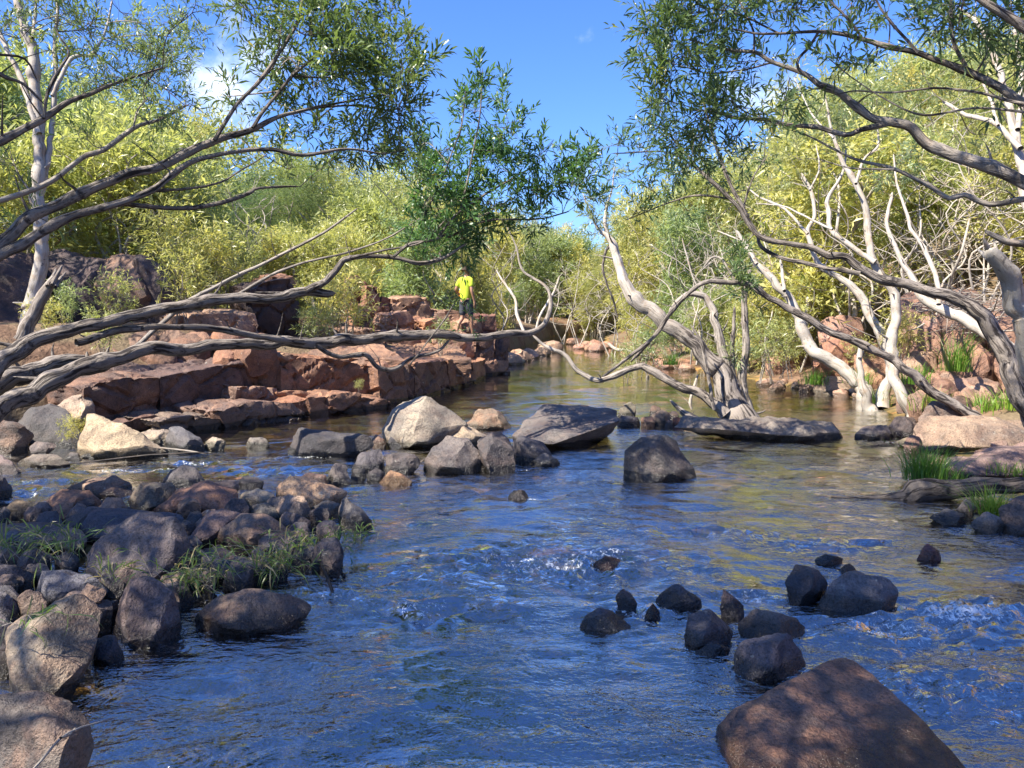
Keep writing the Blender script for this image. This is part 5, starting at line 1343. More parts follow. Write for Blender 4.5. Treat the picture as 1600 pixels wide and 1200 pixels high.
white_tree('pale forked tree rising at the upper right behind the overhanging limbs', [[(1640, 470, 20), (1610, 330, 18), (1592, 240, 16), (1580, 190, 14), (1570, 140, 12), (1533, 44, 9), (1495, 10, 6)], [(1592, 232, 12), (1560, 195, 10), (1510, 180, 8), (1472, 158, 5)], [(1590, 200, 10), (1596, 120, 8), (1585, 40, 5)], [(1560, 195, 6), (1545, 150, 5), (1530, 120, 3)]], 9.5, 11.5, [(1500, 150, 50, 8), (1540, 100, 50, 9), (1590, 60, 50, 9), (1480, 30, 50, 8), (1590, 170, 40, 7), (1530, 210, 50, 8), (1570, 270, 50, 9), (1450, 130, 40, 6)], 45, M_LEAF_GOLD)

# ---- white gum on the left
white_tree('tall smooth white gum standing behind the fallen limbs at left', [[(48, 520, 40), (52, 480, 30), (58, 420, 26), (61, 300, 22), (60, 200, 20), (52, 120, 19), (48, 70, 18), (35, 30, 15), (28, 0, 13), (24, -60, 9)], [(60, 210, 12), (35, 130, 10), (12, 85, 9), (-5, 40, 7)], [(62, 300, 12), (74, 250, 11), (80, 190, 10), (85, 130, 9), (88, 60, 7), (90, -20, 5)], [(82, 150, 8), (112, 92, 7), (145, 84, 6), (168, 40, 4), (175, 0, 3)], [(52, 60, 6), (55, 20, 5), (56, -20, 4)]], 12.2, 13.2,
           [(20, 30, 60, 12), (100, 20, 60, 14), (150, 60, 60, 16), (190, 20, 60, 16), (60, -10, 50, 9), (220, 90, 55, 16), (250, 40, 55, 16), (280, 110, 45, 12), (300, 60, 40, 9), (180, 120, 50, 12), (240, 160, 50, 11), (120, 120, 50, 9)], 47, M_LEAF_DARK)
white_tree('grey splintered stump leaning among shrubs at left', [[(30, 530, 28), (45, 500, 24), (62, 470, 22), (80, 442, 19), (86, 434, 14)], [(80, 445, 9), (92, 424, 6), (97, 414, 2)], [(74, 448, 9), (84, 428, 6), (86, 418, 2)], [(84, 448, 8), (97, 432, 5), (103, 424, 2)]], 8.6, 8.8, (), 49, name='broken_stump', pale=.15, bark=.25)


# ------------------------------------------------------------------ bank trees and shrubs (prototypes copied one by one)
def grow(seed, H, spread, stems, nb, leaf_n, leaf_l, leaf_w, clump, low=0.25, lean=0.25, thick=0.05, droop=0.15, upw=0.5, pale=1.0, bark_sides=8):
    """a many stemmed tree of height H: trunk mesh, crown mesh"""
    rs = np.random.RandomState(seed)
    tubes, tips = [], []
    for s in range(stems):
        an = rs.uniform(0, 6.28) + s * 6.28 / stems
        ln = rs.uniform(.3, 1.0) * lean
        top = np.array([math.cos(an) * ln * H, math.sin(an) * ln * H, H * rs.uniform(.78, .95)])
        n = 6
        c = np.array([top * np.array([t ** 1.2, t ** 1.2, t]) + (rs.normal(size=3) * np.array([.07, .07, .02]) * H * (0 < t < 1.01)) for t in np.linspace(0, 1, n)])
        c[0] = [rs.uniform(-.06, .06) * stems ** .5, rs.uniform(-.06, .06) * stems ** .5, -.35]
        r0 = thick * rs.uniform(.7, 1.1)
        cc = catmull(c, H / 16)
        tubes.append(tube(cc, np.linspace(r0, r0 * .2, len(cc)), bark_sides, .12, seed + s))
        tips.append((cc[-1], 1.0))
        for b in range(nb):
            t = rs.uniform(low, .95)
            p = cc[int(t * (len(cc) - 1))]
            a2 = rs.uniform(0, 6.28)
            d = np.array([math.cos(a2), math.sin(a2), rs.uniform(.1, 1.0)])
            L = spread * rs.uniform(.45, 1.0) * (1.15 - .5 * t)
            q = p + d * L
            m = p + d * L * .5 + rs.normal(size=3) * .10 * L
            bc = catmull(np.array([p, m, q]), max(.08, L / 6))
            tubes.append(tube(bc, np.linspace(r0 * .42 * (1.1 - t * .6), .004, len(bc)), 5)); tips += [(q, 1.0), (m, .7)]
            for k in range(2):
                d2 = d + rs.normal(size=3) * .7
                q2 = m + d2 / np.linalg.norm(d2) * L * rs.uniform(.4, .7)
                bc = np.array([m, (m + q2) / 2 + rs.normal(size=3) * .05 * L, q2])
                tubes.append(tube(bc, np.array([r0 * .2, .006, .003]), 4)); tips.append((q2, .8))
    tm = tube_mesh('trunk', tubes, [pale] * len(tubes))
    if leaf_n == 0:
        return tm, None
    wts = np.array([w_ for _, w_ in tips]); T = np.array([p for p, _ in tips])
    keep = T[:, 2] > 0.1; T, wts = T[keep], wts[keep]
    # leaves sit on short sprigs inside each clump
    ns = leaf_n // 8
    ci = rs.choice(len(T), ns, p=wts / wts.sum())
    off = rs.normal(size=(ns, 3)); off /= np.linalg.norm(off, axis=1)[:, None]
    rad = clump * rs.uniform(0, 1, (ns, 1)) ** .5 * rs.uniform(.6, 1.15, len(T))[ci][:, None]
    sp = T[ci] + off * rad * np.array([1, 1, .8])
    sdir = off * .8 + rs.normal(size=(ns, 3)) * .4 + np.array([0, 0, upw]); sdir /= np.linalg.norm(sdir, axis=1)[:, None]
    tt = np.linspace(0, 1, 8)
    base = sp[:, None, :] + sdir[:, None, :] * (tt * leaf_l * 1.9)[None, :, None]
    dr = sdir[:, None, :] * .8 + rs.normal(size=(ns, 8, 3)) * .65
    tone = np.clip(rs.rand(len(T))[ci][:, None] * .55 + rs.rand(ns, 1) * .2 + rs.rand(ns, 8) * .25, 0, .999)
    N = ns * 8
    ch = leaves(base.reshape(-1, 3), dr.reshape(-1, 3), leaf_l * rs.uniform(.5, 1.4, N), leaf_w * rs.uniform(.6, 1.35, N), tone.ravel(), rs, False, droop)
    return tm, leaf_mesh('crown', [ch])


KINDS = {}


def proto(kind, bark, leaf, n, **kw):
    KINDS[kind] = []
    for k in range(n):
        tm, cm = grow(100 + hash_kind(kind) * 10 + k, **kw)
        tm.materials.append(bark)
        if cm is not None: cm.materials.append(leaf)
        KINDS[kind].append((tm, cm, kw['H']))


def hash_kind(s):
    return sum(ord(c) * (i + 1) for i, c in enumerate(s)) % 97


proto('bush', M_WHITE, M_LEAF_BUSH, 3, H=3.4, spread=1.0, stems=5, nb=6, leaf_n=8200, leaf_l=.17, leaf_w=.040, clump=.42, low=.12, lean=.3, thick=.045, upw=.7)
proto('gold', M_WHITE, M_LEAF_GOLD, 2, H=4.2, spread=1.2, stems=4, nb=7, leaf_n=8600, leaf_l=.18, leaf_w=.038, clump=.5, low=.15, lean=.26, thick=.05)
proto('olive', M_WHITE, M_LEAF_OLIVE, 3, H=5.6, spread=1.5, stems=3, nb=8, leaf_n=8600, leaf_l=.18, leaf_w=.038, clump=.55, low=.35, lean=.22, thick=.075, droop=.3, upw=.1)
proto('fine', M_BARK, M_LEAF_DARK, 2, H=6.5, spread=1.5, stems=2, nb=13, leaf_n=22000, leaf_l=.13, leaf_w=.013, clump=.62, low=.3, lean=.16, thick=.08, droop=.35, upw=-.1, pale=.3)
proto('shrub', M_BARK, M_LEAF_BUSH, 2, H=1.1, spread=.42, stems=5, nb=4, leaf_n=1100, leaf_l=.12, leaf_w=.022, clump=.16, low=.15, lean=.35, thick=.012, pale=.3)
proto('bare', M_WHITE, None, 3, H=2.8, spread=.9, stems=3, nb=7, leaf_n=0, leaf_l=.1, leaf_w=.02, clump=.3, low=.2, lean=.4, thick=.022)
NAMES = {'bush': 'bushy_tree', 'gold': 'golden_tree', 'olive': 'paperbark_tree', 'fine': 'casuarina_tree', 'shrub': 'shrub', 'bare': 'bare_shrub'}
LOOK = {'bush': 'bushy yellow-green tree', 'gold': 'golden green leafy tree', 'olive': 'white stemmed olive green tree', 'fine': 'fine leaved dark green tree', 'shrub': 'low leafy green shrub', 'bare': 'leafless white branched shrub'}
_rp = random.Random(77)


def plant(kind, x, y, h, label, group, z=None):
    tm, cm, H = _rp.choice(KINDS[kind])
    if z is None: z = float(terr(np.array([x]), np.array([y]))[0])
    r = empty(NAMES[kind], (x, y, z), label, 'shrub' if kind in ('shrub', 'bare') else 'tree', group)
    s = h / H
    r.scale = (s * _rp.uniform(.9, 1.15),) * 2 + (s,)
    r.rotation_euler = (0, 0, _rp.uniform(0, 6.28))
    link('trunk', tm, None, r)
    if cm is not None: link('crown', cm, None, r)
    return r


SKY_X = [-400, 0, 120, 250, 330, 370, 430, 500, 560, 600, 650, 700, 760, 830, 880, 905, 935, 960, 1000, 1060, 1120, 1200, 1290, 1350, 1450, 1520, 1600, 2000]
SKY_Y = [-50, 70, 70, 120, 210, 265, 270, 235, 240, 285, 265, 300, 320, 345, 380, 405, 410, 365, 320, 290, 265, 220, 130, 85, 100, 60, 30, -50]
rows = [14.5, 16.8, 19.2, 22, 25.5, 30, 36, 44, 53, 62]
for ri, Y in enumerate(rows):
    half = 0.76 * Y + 2.5
    step = 1.45 + 0.04 * Y
    x = -half + _rp.uniform(0, step)
    while x < half:
        xx = x + _rp.uniform(-.5, .5); yy = Y + _rp.uniform(-1, 1)
        x += step * _rp.uniform(.8, 1.2)
        xl = float(np.interp(yy, EB[:, 0], EB[:, 1])); xr = float(np.interp(yy, ER[:, 0], ER[:, 1]))
        left, right = xl - xx, xx - xr
        if not (left > (3.4 if yy < 21 else 1.4) or right > (4.2 if yy < 18 else 1.3)): continue
        if left > 0 and yy < 16.2: continue
        g = float(terr(np.array([xx]), np.array([yy]))[0])
        px = 800 + FOC * xx / yy
        top = np.interp(px, SKY_X, SKY_Y)
        if px < -250 or px > 1850: continue
        hz = CAM_H + (480 - top) / FOC * yy - g
        f = _rp.uniform(.82, 1.03) if ri >= 5 else _rp.uniform(.45, .85)
        h = min(max(hz * f, 1.6), 9.5)
        if h < 3.2: k = _rp.choice(['bush', 'bush', 'gold'])
        elif h < 5: k = _rp.choice(['bush', 'gold', 'gold', 'olive'] if right > 0 else ['bush', 'bush', 'gold', 'olive'])
        else: k = _rp.choice(['olive', 'gold', 'fine', 'bush'] if left > 0 else ['olive', 'gold', 'gold', 'bush'])
        if left > 0 and px < 330 and h > 5: k = _rp.choice(['fine', 'fine', 'olive', 'bush'])
        if left > 0:
            bands = ((0, 'beyond the left edge'), (110, 'behind the white gum'), (200, 'above the big dark purple boulder'), (290, 'above the fluted boulder'), (385, 'behind the sunlit slab block'), (480, 'behind the black cubic boulder'), (570, 'behind the upright red blocks'), (690, 'left of the person'), (780, 'behind the person'), (9999, 'right of the person by the pool'))
        else:
            bands = ((1000, 'behind the pale leaning stem'), (1090, 'above the arch of the slender tree'), (1180, 'behind the upright water stems'), (1260, 'behind the reclining white trunk'), (1340, 'behind the kinked white trunk'), (1430, 'behind the tall forked paperbark'), (1520, 'behind the flood debris'), (1620, 'above the white broken stub'), (9999, 'beyond the right edge'))
        zone = next(n_ for lim, n_ in bands if px < lim)
        dep = 'near ' if yy < 18 else 'nearer ' if yy < 21 else 'middle ' if yy < 25 else 'farther ' if yy < 33 else 'far ' if yy < 46 else 'farthest '
        lab = dep + LOOK[k] + ' ' + zone
        plant(k, xx, yy, h, lab, LOOK[k] + (' group on the left bank' if left > 0 else ' group on the right bank'))
# the green wall at the bend of the pool
for k in range(26):
    yy = _rp.uniform(44, 62); px = _rp.uniform(850, 1010)
    xx = (px - 800) / FOC * yy
    h = (CAM_H + (480 - np.interp(px, SKY_X, SKY_Y)) / FOC * yy) * _rp.uniform(.55, .98)
    kd = _rp.choice(['bush', 'gold', 'olive'])
    lab = LOOK[kd] + ' at the far bend of the pool ' + ('behind the stem' if px > 950 else 'right of its tip' if px > 900 else 'on its left')
    plant(kd, xx, yy, h, lab, lab, z=max(-.1, float(terr(np.array([xx]), np.array([yy]))[0]) - .1))
# understory that hides the feet of the trees
for k in range(72):
    if k % 2:
        yy = _rp.uniform(19.5, 34); xx = float(np.interp(yy, EB[:, 0], EB[:, 1])) - _rp.uniform(1.0, 1.8 + (yy - 15) * .35)
        if yy < 22: xx -= 2.4
        zone = 'at the feet of the left bank trees'
    else:
        yy = _rp.uniform(15.5, 36); xx = float(np.interp(yy, ER[:, 0], ER[:, 1])) + _rp.uniform(.4, 2.2 + (yy - 13) * .25)
        zone = 'at the feet of the right bank trees'
    px = 800 + FOC * xx / yy
    if px < -100 or px > 1700 or (px > 1240 and yy < 19): continue
    kd = _rp.choice(['bush', 'bush', 'shrub', 'bare', 'gold'])
    h = {'bush': 1.7, 'gold': 1.9, 'shrub': 1.1, 'bare': 2.3}[kd] * _rp.uniform(.8, 1.25)
    lab = ('short ' if kd in ('bush', 'gold') else '') + LOOK[kd] + ' ' + zone
    plant(kd, xx, yy, h, lab, lab)
# hand set ones
def shrub_at(px, py, Y, h, label, kind='shrub', dz=0.0):
    p = P(px, py, Y)
    return plant(kind, p[0], p[1], h, label, None, z=p[2] + dz)


shrub_at(105, 508, 9.6, .5, 'bright leafy shrub beside the splintered stump')
shrub_at(68, 520, 9.2, .4, 'small yellow shrub left of the splintered stump')
shrub_at(180, 505, 12.8, .8, 'thin leafy shrub before the dark purple boulder')
shrub_at(285, 485, 13.6, 1.1, 'leafy green shrub right of the blackish purple boulder')
shrub_at(270, 440, 15.2, 1.5, 'dark upright sapling growing behind the blackish purple boulder')
shrub_at(520, 525, 15.6, 1.25, 'dense green shrub on the ledge between black cube and red blocks')
shrub_at(545, 520, 16.2, 1.3, 'tall green shrub left of the square red block')
shrub_at(495, 535, 14.9, .7, 'low grassy shrub on the ledge above the orange block')
shrub_at(165, 548, 11.4, .6, 'small shrub under the upper fallen limb')
shrub_at(330, 470, 15.8, 1.4, 'leafy shrub behind the sunlit slab block')
shrub_at(360, 465, 16.4, 1.5, 'tall leafy shrub left of the black cubic boulder')
shrub_at(560, 610, 12.9, .18, 'tiny bright plant growing from the ledge crack')
shrub_at(115, 690, 9.0, .30, 'little lime plant in front of the blackish boulder')
shrub_at(690, 545, 16.4, .6, 'small shrub on the ledge top under the person')
shrub_at(980, 592, 17.5, .8, 'green shrub dipping into the pool behind the low branch')
shrub_at(1010, 575, 18.5, 1.0, 'leafy shrub on the far bank behind the pale leaning stem')
shrub_at(1195, 575, 15.6, 1.0, 'spreading shrub on the bank right of the upright stem')
shrub_at(1230, 570, 15.2, .9, 'bright shrub before the reclining white trunk')
shrub_at(1410, 560, 13.0, .8, 'shrub between the tall paperbark and lichen boulder')
shrub_at(1340, 575, 15.0, .6, 'low shrub behind the short white stub')
for (px, py, Y, h, l) in ((775, 520, 21.5, 3.0, 'white forked bare tree right of the person'), (905, 520, 30, 3.4, 'white bare shrub leaning over the far left bank of pool'), (955, 540, 27, 3.3, 'white bare shrub on the far pool bank'), (1000, 550, 23, 2.8, 'white bare shrub behind the pale leaning stem'),
                     (1085, 540, 20, 3.2, 'white bare shrub between the stems of the water tree'), (880, 520, 34, 3.5, 'pale bare shrub at the bend of the pool'), (1240, 500, 19, 3.6, 'bare white tree behind the reclining trunk'), (700, 480, 23, 2.6, 'bare white shrub left of the person'), (1450, 470, 16, 3.8, 'bare white tree above the lichen boulder'), (1330, 480, 17, 3.6, 'bare white tree above the reddish flat boulder'),
                     (190, 400, 17, 3.0, 'bare white shrub above the fluted boulder'), (400, 430, 19, 2.6, 'bare white shrub above the black cubic boulder'), (1540, 440, 15, 3.4, 'bare white shrub behind the flood debris')):
    shrub_at(px, py, Y, h, l, 'bare', -.1)


for (x, y, h, kd, l) in ((-12.3, 12.6, 7.8, 'olive', 'tall olive tree beyond the left edge shading the dark boulders'), (-13.8, 13.6, 8.2, 'fine', 'tall fine leaved tree at the far left edge behind the white gum')):
    plant(kd, x, y, h, l, None)
WHERE = ('behind the pale leaning stem', 'above the arch of the slender tree', 'behind the upright water stems', 'behind the reclining white trunk', 'behind the kinked trunk', 'behind the forked paperbark', 'above the cracked boulder')
for k in range(34):
    px = 960 + (1600 - 960) * (k + _rp.random()) / 34; yy = _rp.choice((15.6, 17.5, 19.5, 22, 25)) + _rp.uniform(-.7, .7)
    xx = (px - 800) / FOC * yy
    if xx - float(np.interp(yy, ER[:, 0], ER[:, 1])) < .8: continue
    b_ = WHERE[min(6, int((px - 960) / 92))]
    plant('bare', xx, yy, _rp.uniform(3.2, 5.2), ('nearer' if yy < 19 else 'farther') + ' slender leafless white tree ' + b_, 'slender white stems on the right bank')
# ---- the tall trees beside the camera that shade the foreground
def shade_tree(label, foot, mid, centre, rad, n, seed):
    t = Tree('shade_tree', label, foot, M_BARK, M_LEAF_NEAR, seed=seed)
    rs = np.random.RandomState(seed)
    c = catmull(np.array([foot, mid, centre]), .1)
    link('trunk', tube_mesh('trunk', [tube(c - t.base, np.linspace(.17, .05, len(c)), 14, .15, seed)], [0.1]), M_BARK, t.root)
    tips = []
    for k in range(26):
        v = rs.normal(size=3); v /= np.linalg.norm(v)
        q = np.array(centre) + v * rad * rs.uniform(.55, 1) 
        s = c[rs.randint(len(c) * 6 // 10, len(c))]
        bc = catmull(np.array([s, (s + q) / 2 + rs.normal(size=3) * .2, q]), .2)
        t.tw.append(tube(bc - t.base, np.linspace(.03, .005, len(bc)), 6)); t.twp.append(.1); tips.append(q); tips.append((s + q) / 2)
    tips = np.array(tips)
    ci = rs.randint(len(tips), size=n)
    pos = tips[ci] + rs.normal(size=(n, 3)) * np.array(rad) * .22
    t.lv.append(leaves(pos - t.base, rs.normal(size=(n, 3)) + [0, 0, .2], np.full(n, .15) * rs.uniform(.7, 1.2, n), np.full(n, .038), rs.rand(n), rs, False, .1))
    t.finish()


shade_tree('tall leafy tree left of the camera above the stone heap', (-8.4, 2.2, 0.4), (-8.2, 2.8, 3.0), (-6.9, 3.3, 5.4), (2.3, 2.2, 1.2), 12500, 61)
shade_tree('tall leafy tree whose crown hangs over the near stream', (-6.6, -0.6, 0.4), (-5.6, .4, 3.0), (-3.4, 2.0, 5.7), (2.7, 2.4, 1.1), 13500, 62)
shade_tree('tall leafy tree behind the camera shading the rapids', (-4.4, -3.4, 0.4), (-3.4, -1.2, 3.6), (-0.4, 2.6, 6.6), (2.8, 2.3, 1.1), 23000, 63)


# ------------------------------------------------------------------ grass and weeds
def blades(root, base, n, spread, h, wd, seed, lean=.5, leafy=False):
    rs = np.random.RandomState(seed)
    b = np.concatenate([rs.normal(size=(n, 2)) * spread, np.zeros((n, 1))], 1)
    an = rs.uniform(0, 6.28, n)
    out_ = np.stack([np.cos(an), np.sin(an), np.zeros(n)], 1) + b / (spread + 1e-6) * .4
    L = h * rs.uniform(.5, 1.1, n)
    k = lean * rs.uniform(.3, 1.2, n)
    s = np.stack([-np.sin(an), np.cos(an), np.zeros(n)], 1)
    V, m = [], 5
    for i in range(m):
        t = i / (m - 1)
        c = b + out_ * (k * L * t ** 2)[:, None] + np.array([0, 0, 1.0]) * (L * (t - .35 * np.minimum(k, 1.2) * t ** 2))[:, None]
        ww = wd * (1 - t ** 1.5) * .5 + .0004
        V += [c + s * ww, c - s * ww]
    V = np.stack(V, 1).reshape(-1, 3)
    f = np.array([[2 * i, 2 * i + 1, 2 * i + 3, 2 * i + 2] for i in range(m - 1)])
    F = (f[None] + (np.arange(n) * 2 * m)[:, None, None]).reshape(-1, 4)
    return V, F, np.repeat(rs.rand(n), 2 * m)


def tuft(px, py, Y, label, n=160, spread=.05, h=.3, wd=.006, seed=1, lean=.6, mat=None):
    p = P(px, py, Y) if Y else G(px, py, 0.02)
    V, F, R = blades(None, p, n, spread, h, wd, seed, lean)
    me = mesh_from('grass_tuft', V, F); attr(me, 'rnd', R)
    o = link('grass_tuft', me, mat or M_GRASS, loc=p)
    return tag(o, label, 'grass')


tuft(1446, 752, None, 'lush green grass clump in the water before the tan boulder', 420, .09, .40, .007, 1, .55)
tuft(1550, 802, 6.1, 'bright lime grass clump by the driftwood log', 260, .07, .26, .006, 2, .9)
tuft(1500, 748, 7.5, 'small grass clump on the pinkish slab edge', 90, .06, .14, .006, 3, .8)
tuft(1580, 740, 7.4, 'thin grass clump at right edge of the pinkish slab', 120, .12, .16, .006, 4, .8)
for k, (px, py, Y, l) in enumerate(((1370, 632, 13.0, 'lime grass between the white stub and kinked trunk'), (1345, 600, 14.2, 'lime grass tuft right of the reclining trunk base'), (1275, 600, 15.2, 'yellow-green grass tuft on the pool edge stones'), (1430, 600, 11.8, 'lime grass tuft below the slender dark tree'), (1455, 640, 10.9, 'olive grass by the shaded brown boulder'), (1545, 645, 10.4, 'green grass tuft on rubble behind the tan boulder'), (1495, 580, 12.0, 'tall reed grass before the cracked boulder'), (1590, 640, 10.0, 'dry grass tuft at the right edge of the rubble'), (1048, 570, 19, 'reedy grass tuft on the far pool edge'))):
    tuft(px, py, Y, l, 150, .10, .38 if k != 6 else .75, .012, 10 + k, .6)


def weeds(label, spots, n, seed, L=.22):
    """trailing grass with narrow leaves on jointed stems"""
    rs = np.random.RandomState(seed)
    p0 = G(spots[0][0], spots[0][1], .05)
    r = empty('weed_patch', p0, label, 'weeds')
    tubes, lv = [], []
    for k in range(n):
        px, py, sp, z = spots[rs.randint(len(spots))]
        b = G(px + rs.normal() * sp, py + rs.normal() * sp * .35, z)
        a = rs.uniform(0, 6.28)
        l = L * rs.uniform(.5, 1.3)
        e = b + np.array([math.cos(a) * .75, math.sin(a) * .75, rs.uniform(.1, .6)]) * l
        m = (b + e) / 2 + [0, 0, .22 * l]
        c = catmull(np.array([b, m, e]), l / 6)
        tubes.append(tube(c - p0, np.full(len(c), .0016), 3))
        nl = rs.randint(4, 8)
        i = rs.randint(1, len(c), nl)
        dr = (c[i] - c[i - 1]); dr /= np.linalg.norm(dr, axis=1)[:, None]
        dr = dr + rs.normal(size=(nl, 3)) * .55
        tone = np.where(rs.rand(nl) < .22, .97, rs.rand(nl) * .85)
        lv.append(leaves(c[i] - p0, dr, rs.uniform(.06, .16, nl), rs.uniform(.006, .011, nl), tone, rs, True, .2))
    link('stems', tube_mesh('stems', tubes, [.6] * len(tubes)), M_BARK, r)['kind'] = 'stuff'
    link('leaf_blades', leaf_mesh('leaf_blades', lv), M_STRAW, r)['kind'] = 'stuff'


weeds('green trailing weeds between the heap and the stream', [(430, 882, 20, .10), (460, 874, 14, .08), (405, 893, 16, .10), (440, 900, 16, .03), (488, 862, 8, .03)], 60, 71)
weeds('dry straggling weeds under the largest dark boulder', [(310, 915, 26, .12), (330, 930, 20, .06), (270, 905, 18, .12), (350, 890, 20, .14)], 40, 72)
weeds('grassy weeds spreading over stones at the left edge', [(30, 862, 34, .14), (80, 850, 24, .18), (110, 870, 14, .15), (10, 875, 20, .14)], 42, 73)
weeds('sparse water weeds at the right tip of the green patch', [(530, 855, 22, .0), (560, 850, 16, .0)], 26, 74, .2)
weeds('small weed sprig on the slanting boulder', [(38, 985, 6, .32)], 5, 75, .16)
weeds('small weed sprig between bluish stone and egg-like boulder', [(172, 905, 5, .22)], 5, 76, .16)


# ------------------------------------------------------------------ driftwood
def wood(name, label, limbs, Y0, Y1, mat, pale=0.0, sides=12, bark=.2, cat='driftwood'):
    p = P(limbs[0][0][0], limbs[0][0][1], Y0)
    t = Tree(name, label, p, mat, None, seed=int(limbs[0][0][0]) + 5, cat=cat)
    for k, l in enumerate(limbs):
        t.limb(l, Y0, Y1, 'trunk' if k == 0 else 'branch', pale=pale, sides=sides, bark=bark)
    return t.root


wood('driftwood_log', 'long dark weathered log lying along the right bank', [[(1300, 779, 5), (1340, 780, 14), (1400, 779, 26), (1440, 768, 36), (1500, 762, 34), (1560, 760, 30), (1620, 762, 30), (1700, 766, 28)], [(1405, 775, 16), (1440, 758, 14), (1500, 754, 12), (1600, 752, 14), (1690, 755, 12)]], 6.75, 6.6, M_DARKWOOD, 0.0, 18, .3)
wood('pale_stick', 'thin bleached forked stick on the bottom left boulder', [[(40, 1215, 5), (70, 1180, 5), (93, 1155, 4.5), (125, 1138, 4), (186, 1123, 2)], [(92, 1156, 4), (108, 1148, 3.5), (121, 1137, 3)]], 2.03, 2.45, M_WHITE, 1.0, 8, .05, 'stick')
wood('driftwood_stick', 'pale stick lying at the edge of side stream', [[(248, 699, 4), (280, 703, 4), (318, 708, 3), (330, 706, 2)]], 8.7, 8.7, M_WHITE, .7, 8, .1, 'stick')
wood('driftwood_stick', 'long dark twig trailing across the side stream', [[(95, 727, 2.5), (160, 719, 3), (230, 712, 3), (300, 707, 2.5), (360, 712, 1.5)]], 8.1, 8.6, M_DARKWOOD, .2, 6, .1, 'stick')
wood('driftwood_stick', 'short stick leaning in the little rapids by the weeds', [[(524, 942, 8), (516, 915, 7), (507, 893, 5), (501, 880, 2)]], 4.4, 4.5, M_DARKWOOD, .1, 8, .2, 'stick')
wood('driftwood_stick', 'small stick by the low dark midstream stone', [[(643, 733, 4), (655, 724, 3), (664, 716, 2)]], 7.9, 8.0, M_WHITE, .3, 6, .1, 'stick')
wood('reclining_limb', 'bleached fallen limb resting on the far pool edge', [[(950, 536, 6), (962, 545, 6), (985, 549, 5), (1010, 556, 4)]], 26, 25, M_WHITE, 1.0, 8, .1, 'limb')


def debris():
    rs = np.random.RandomState(81)
    c = P(1505, 478, 12.6)
    tb, pl = [], []
    for k in range(150):
        a = c + rs.normal(size=3) * np.array([.42, .3, .17])
        d = rs.normal(size=3) * np.array([1, .5, .35]); d /= np.linalg.norm(d)
        l = rs.uniform(.25, .9)
        m = a + rs.normal(size=3) * .04
        cc = np.array([a - d * l / 2, m, a + d * l / 2])
        tb.append(tube(cc - c, np.array([.011, .009, .003]) * rs.uniform(.4, 1.4), 5)); pl.append(rs.uniform(0, .7))
    o = link('flood_debris', tube_mesh('flood_debris', tb, pl), M_BARK, loc=c)
    tag(o, 'tangled heap of flood-washed twigs on top of the cracked boulder', 'debris', kind='stuff')


debris()


# ------------------------------------------------------------------ the person on the ledge
def skin(name, verts, edges, root, mat, parent, levels=2):
    me = bpy.data.meshes.new(name)
    me.from_pydata([v[:3] for v in verts], edges, [])
    o = bpy.data.objects.new(name, me); COL.objects.link(o)
    md = o.modifiers.new('skin', 'SKIN'); md.use_smooth_shade = True
    for i, v in enumerate(verts):
        r = v[3]; rx, ry = (r if hasattr(r, '__len__') else (r, r))
        me.skin_vertices[0].data[i].radius = (rx, ry)
        me.skin_vertices[0].data[i].use_root = (i == root)
    sb = o.modifiers.new('sub', 'SUBSURF'); sb.levels = levels; sb.render_levels = levels
    dg = bpy.context.evaluated_depsgraph_get(); dg.update()
    m2 = bpy.data.meshes.new_from_object(o.evaluated_get(dg))
    bpy.data.objects.remove(o)
    m2.name = name; m2.materials.clear(); m2.materials.append(mat)
    m2.polygons.foreach_set('use_smooth', np.ones(len(m2.polygons), bool))
    return link(name, m2, None, parent)


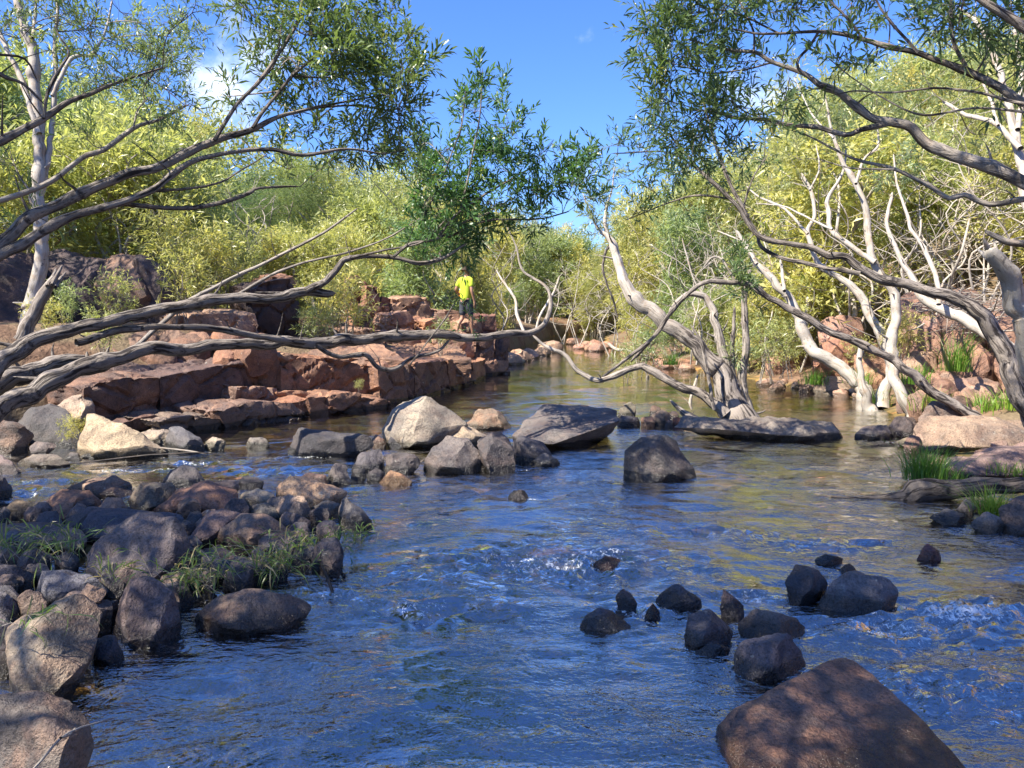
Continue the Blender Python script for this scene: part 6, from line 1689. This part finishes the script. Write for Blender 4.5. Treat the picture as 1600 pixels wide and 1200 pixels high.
def person():
    p = P(728, 528, 19.2)
    r = empty('person', p, 'person in a neon yellow shirt walking on the ledge, seen from behind', 'person')
    r.rotation_euler = (0, 0, math.radians(-42))       # facing away and to the right
    SK = mat_plain('skin', (0.34, 0.19, 0.125), .5, .08)
    SH = mat_plain('neon_shirt', (0.48, 0.60, 0.045), .8, .16, 7)
    TR = mat_plain('dark_shorts', (0.055, 0.06, 0.075), .8, .2)
    HR = mat_plain('short_hair', (0.055, 0.035, 0.022), .7, .3, 60)
    BT = mat_plain('boot', (0.10, 0.075, 0.055), .7, .2)
    V, E = [], []
    def add(x, y, z, rad, prev=None):
        V.append((x, y, z, rad))
        if prev is not None: E.append((prev, len(V) - 1))
        return len(V) - 1
    pel = add(0, 0, .95, (.112, .085))
    wa = add(0, 0, 1.12, (.11, .08), pel); ch = add(0, .01, 1.33, (.125, .08), wa); tp = add(0, .01, 1.45, (.085, .06), ch)
    nk = add(0, .03, 1.54, .052, tp); jw = add(0, .055, 1.60, (.062, .075), nk); hd = add(0, .05, 1.69, (.078, .096), jw); ht = add(0, .045, 1.765, (.055, .07), hd)
    add(0, .155, 1.655, .012, jw)                      # nose
    add(.082, .04, 1.665, .013, hd); add(-.082, .04, 1.665, .013, hd)   # ears
    def hand(w, x, y, z, dx, dy, dz):
        pm = add(x + dx * .07, y + dy * .07, z + dz * .07, (.036, .018), w)
        for k, (o, l) in enumerate(((-.028, .062), (-.010, .075), (.010, .070), (.026, .055))):
            a = add(x + dx * .12 + o * .3, y + dy * .12 + o, z + dz * .12, .009, pm)
            add(x + dx * (.12 + l) + o * .3, y + dy * (.12 + l) + o + .012, z + dz * (.12 + l), .0075, a)
        a = add(x + dx * .07 + .01, y + dy * .07 + .045, z + dz * .07, .010, pm); add(x + dx * .115 + .01, y + dy * .115 + .06, z + dz * .115, .008, a)
    # right arm hanging
    s = add(.185, 0, 1.43, .058, tp); e = add(.245, -.03, 1.16, .042, s); w_ = add(.255, .05, .92, .029, e); hand(w_, .255, .05, .92, 0.02, .12, -1)
    # left arm bent, holding a bottle
    s = add(-.185, 0, 1.43, .058, tp); e = add(-.285, -.07, 1.19, .042, s); w_ = add(-.36, .10, 1.10, .029, e); hand(w_, -.36, .10, 1.10, -.35, .8, -.1)
    # legs mid stride
    for sx, ky, ay, kz, az in ((.095, .10, .16, .50, .08), (-.095, -.02, -.24, .49, .11)):
        h = add(sx, 0, .88, .088, pel); k = add(sx * 1.05, ky, kz, .058, h); c = add(sx * 1.05, (ky + ay) / 2 - .03, (kz + az) / 2 + .05, .052, k); an = add(sx * 1.05, ay, az, .036, c); add(sx * 1.1, ay + .13, az - .055, .035, an)
    skin('body', V, E, 0, SK, r)
    # shirt
    V, E = [], []
    a = add(0, 0, .86, (.168, .13)); b = add(0, 0, 1.12, (.165, .125), a); c = add(0, .01, 1.33, (.185, .13), b); d = add(0, .01, 1.455, (.12, .09), c)
    for sx, ex, ey, ez in ((1, .228, -.022, 1.24), (-1, -.255, -.05, 1.26)):
        s = add(.19 * sx, 0, 1.435, .072, d); add(ex, ey, ez, .068, s)
    skin('shirt', V, E, 0, SH, r)
    V, E = [], []
    a = add(0, 0, 1.0, (.145, .11))
    for sx, ky, kz in ((.095, .10, .50), (-.095, -.02, .49)):
        h = add(sx, 0, .86, .102, a); add(sx * 1.08, ky * .95, kz + .03, .082, h)
    skin('shorts', V, E, 0, TR, r)
    V, E = [], []
    a = add(0, .03, 1.70, (.084, .095)); add(0, .03, 1.775, (.06, .075), a); add(0, -.005, 1.65, (.072, .07), a)
    skin('hair', V, E, 0, HR, r)
    for sx, ay, az in ((.1, .16, .08), (-.1, -.24, .11)):
        V, E = [], []
        a = add(sx, ay, az + .02, .048); b = add(sx, ay - .02, az - .03, .046, a); add(sx * 1.05, ay + .14, az - .05, (.042, .035), b)
        skin('boot', V, E, 0, BT, r)
    # bottle in the left hand: its own thing
    rot = Matrix.Rotation(math.radians(-42), 4, 'Z')
    q = Vector(p) + rot @ Vector((-.41, .215, 1.03))
    prof = [(0, .0), (.033, .0), (.036, .02), (.036, .12), (.030, .145), (.016, .165), (.016, .185), (0, .186)]
    sd_ = 14
    Vv = [(rr * math.cos(j * 6.2832 / sd_), rr * math.sin(j * 6.2832 / sd_), z) for rr, z in prof for j in range(sd_)]
    Ff = [(i * sd_ + j, i * sd_ + (j + 1) % sd_, (i + 1) * sd_ + (j + 1) % sd_, (i + 1) * sd_ + j) for i in range(len(prof) - 1) for j in range(sd_)]
    bo = empty('drink_bottle', q, 'small orange drink bottle in the hand of the person', 'bottle')
    link('bottle_body', mesh_from('bottle_body', Vv, Ff), mat_plain('orange_plastic', (0.75, 0.25, 0.03), .4, .05), bo)
    cp = [(rr * 1.25, z) for rr, z in ((0, .165), (.016, .165), (.016, .195), (0, .196))]
    Vv = [(rr * math.cos(j * 6.2832 / sd_), rr * math.sin(j * 6.2832 / sd_), z) for rr, z in cp for j in range(sd_)]
    Ff = [(i * sd_ + j, i * sd_ + (j + 1) % sd_, (i + 1) * sd_ + (j + 1) % sd_, (i + 1) * sd_ + j) for i in range(3) for j in range(sd_)]
    link('cap', mesh_from('cap', Vv, Ff), mat_plain('white_cap', (.8, .8, .8), .4, .03), bo)


person()
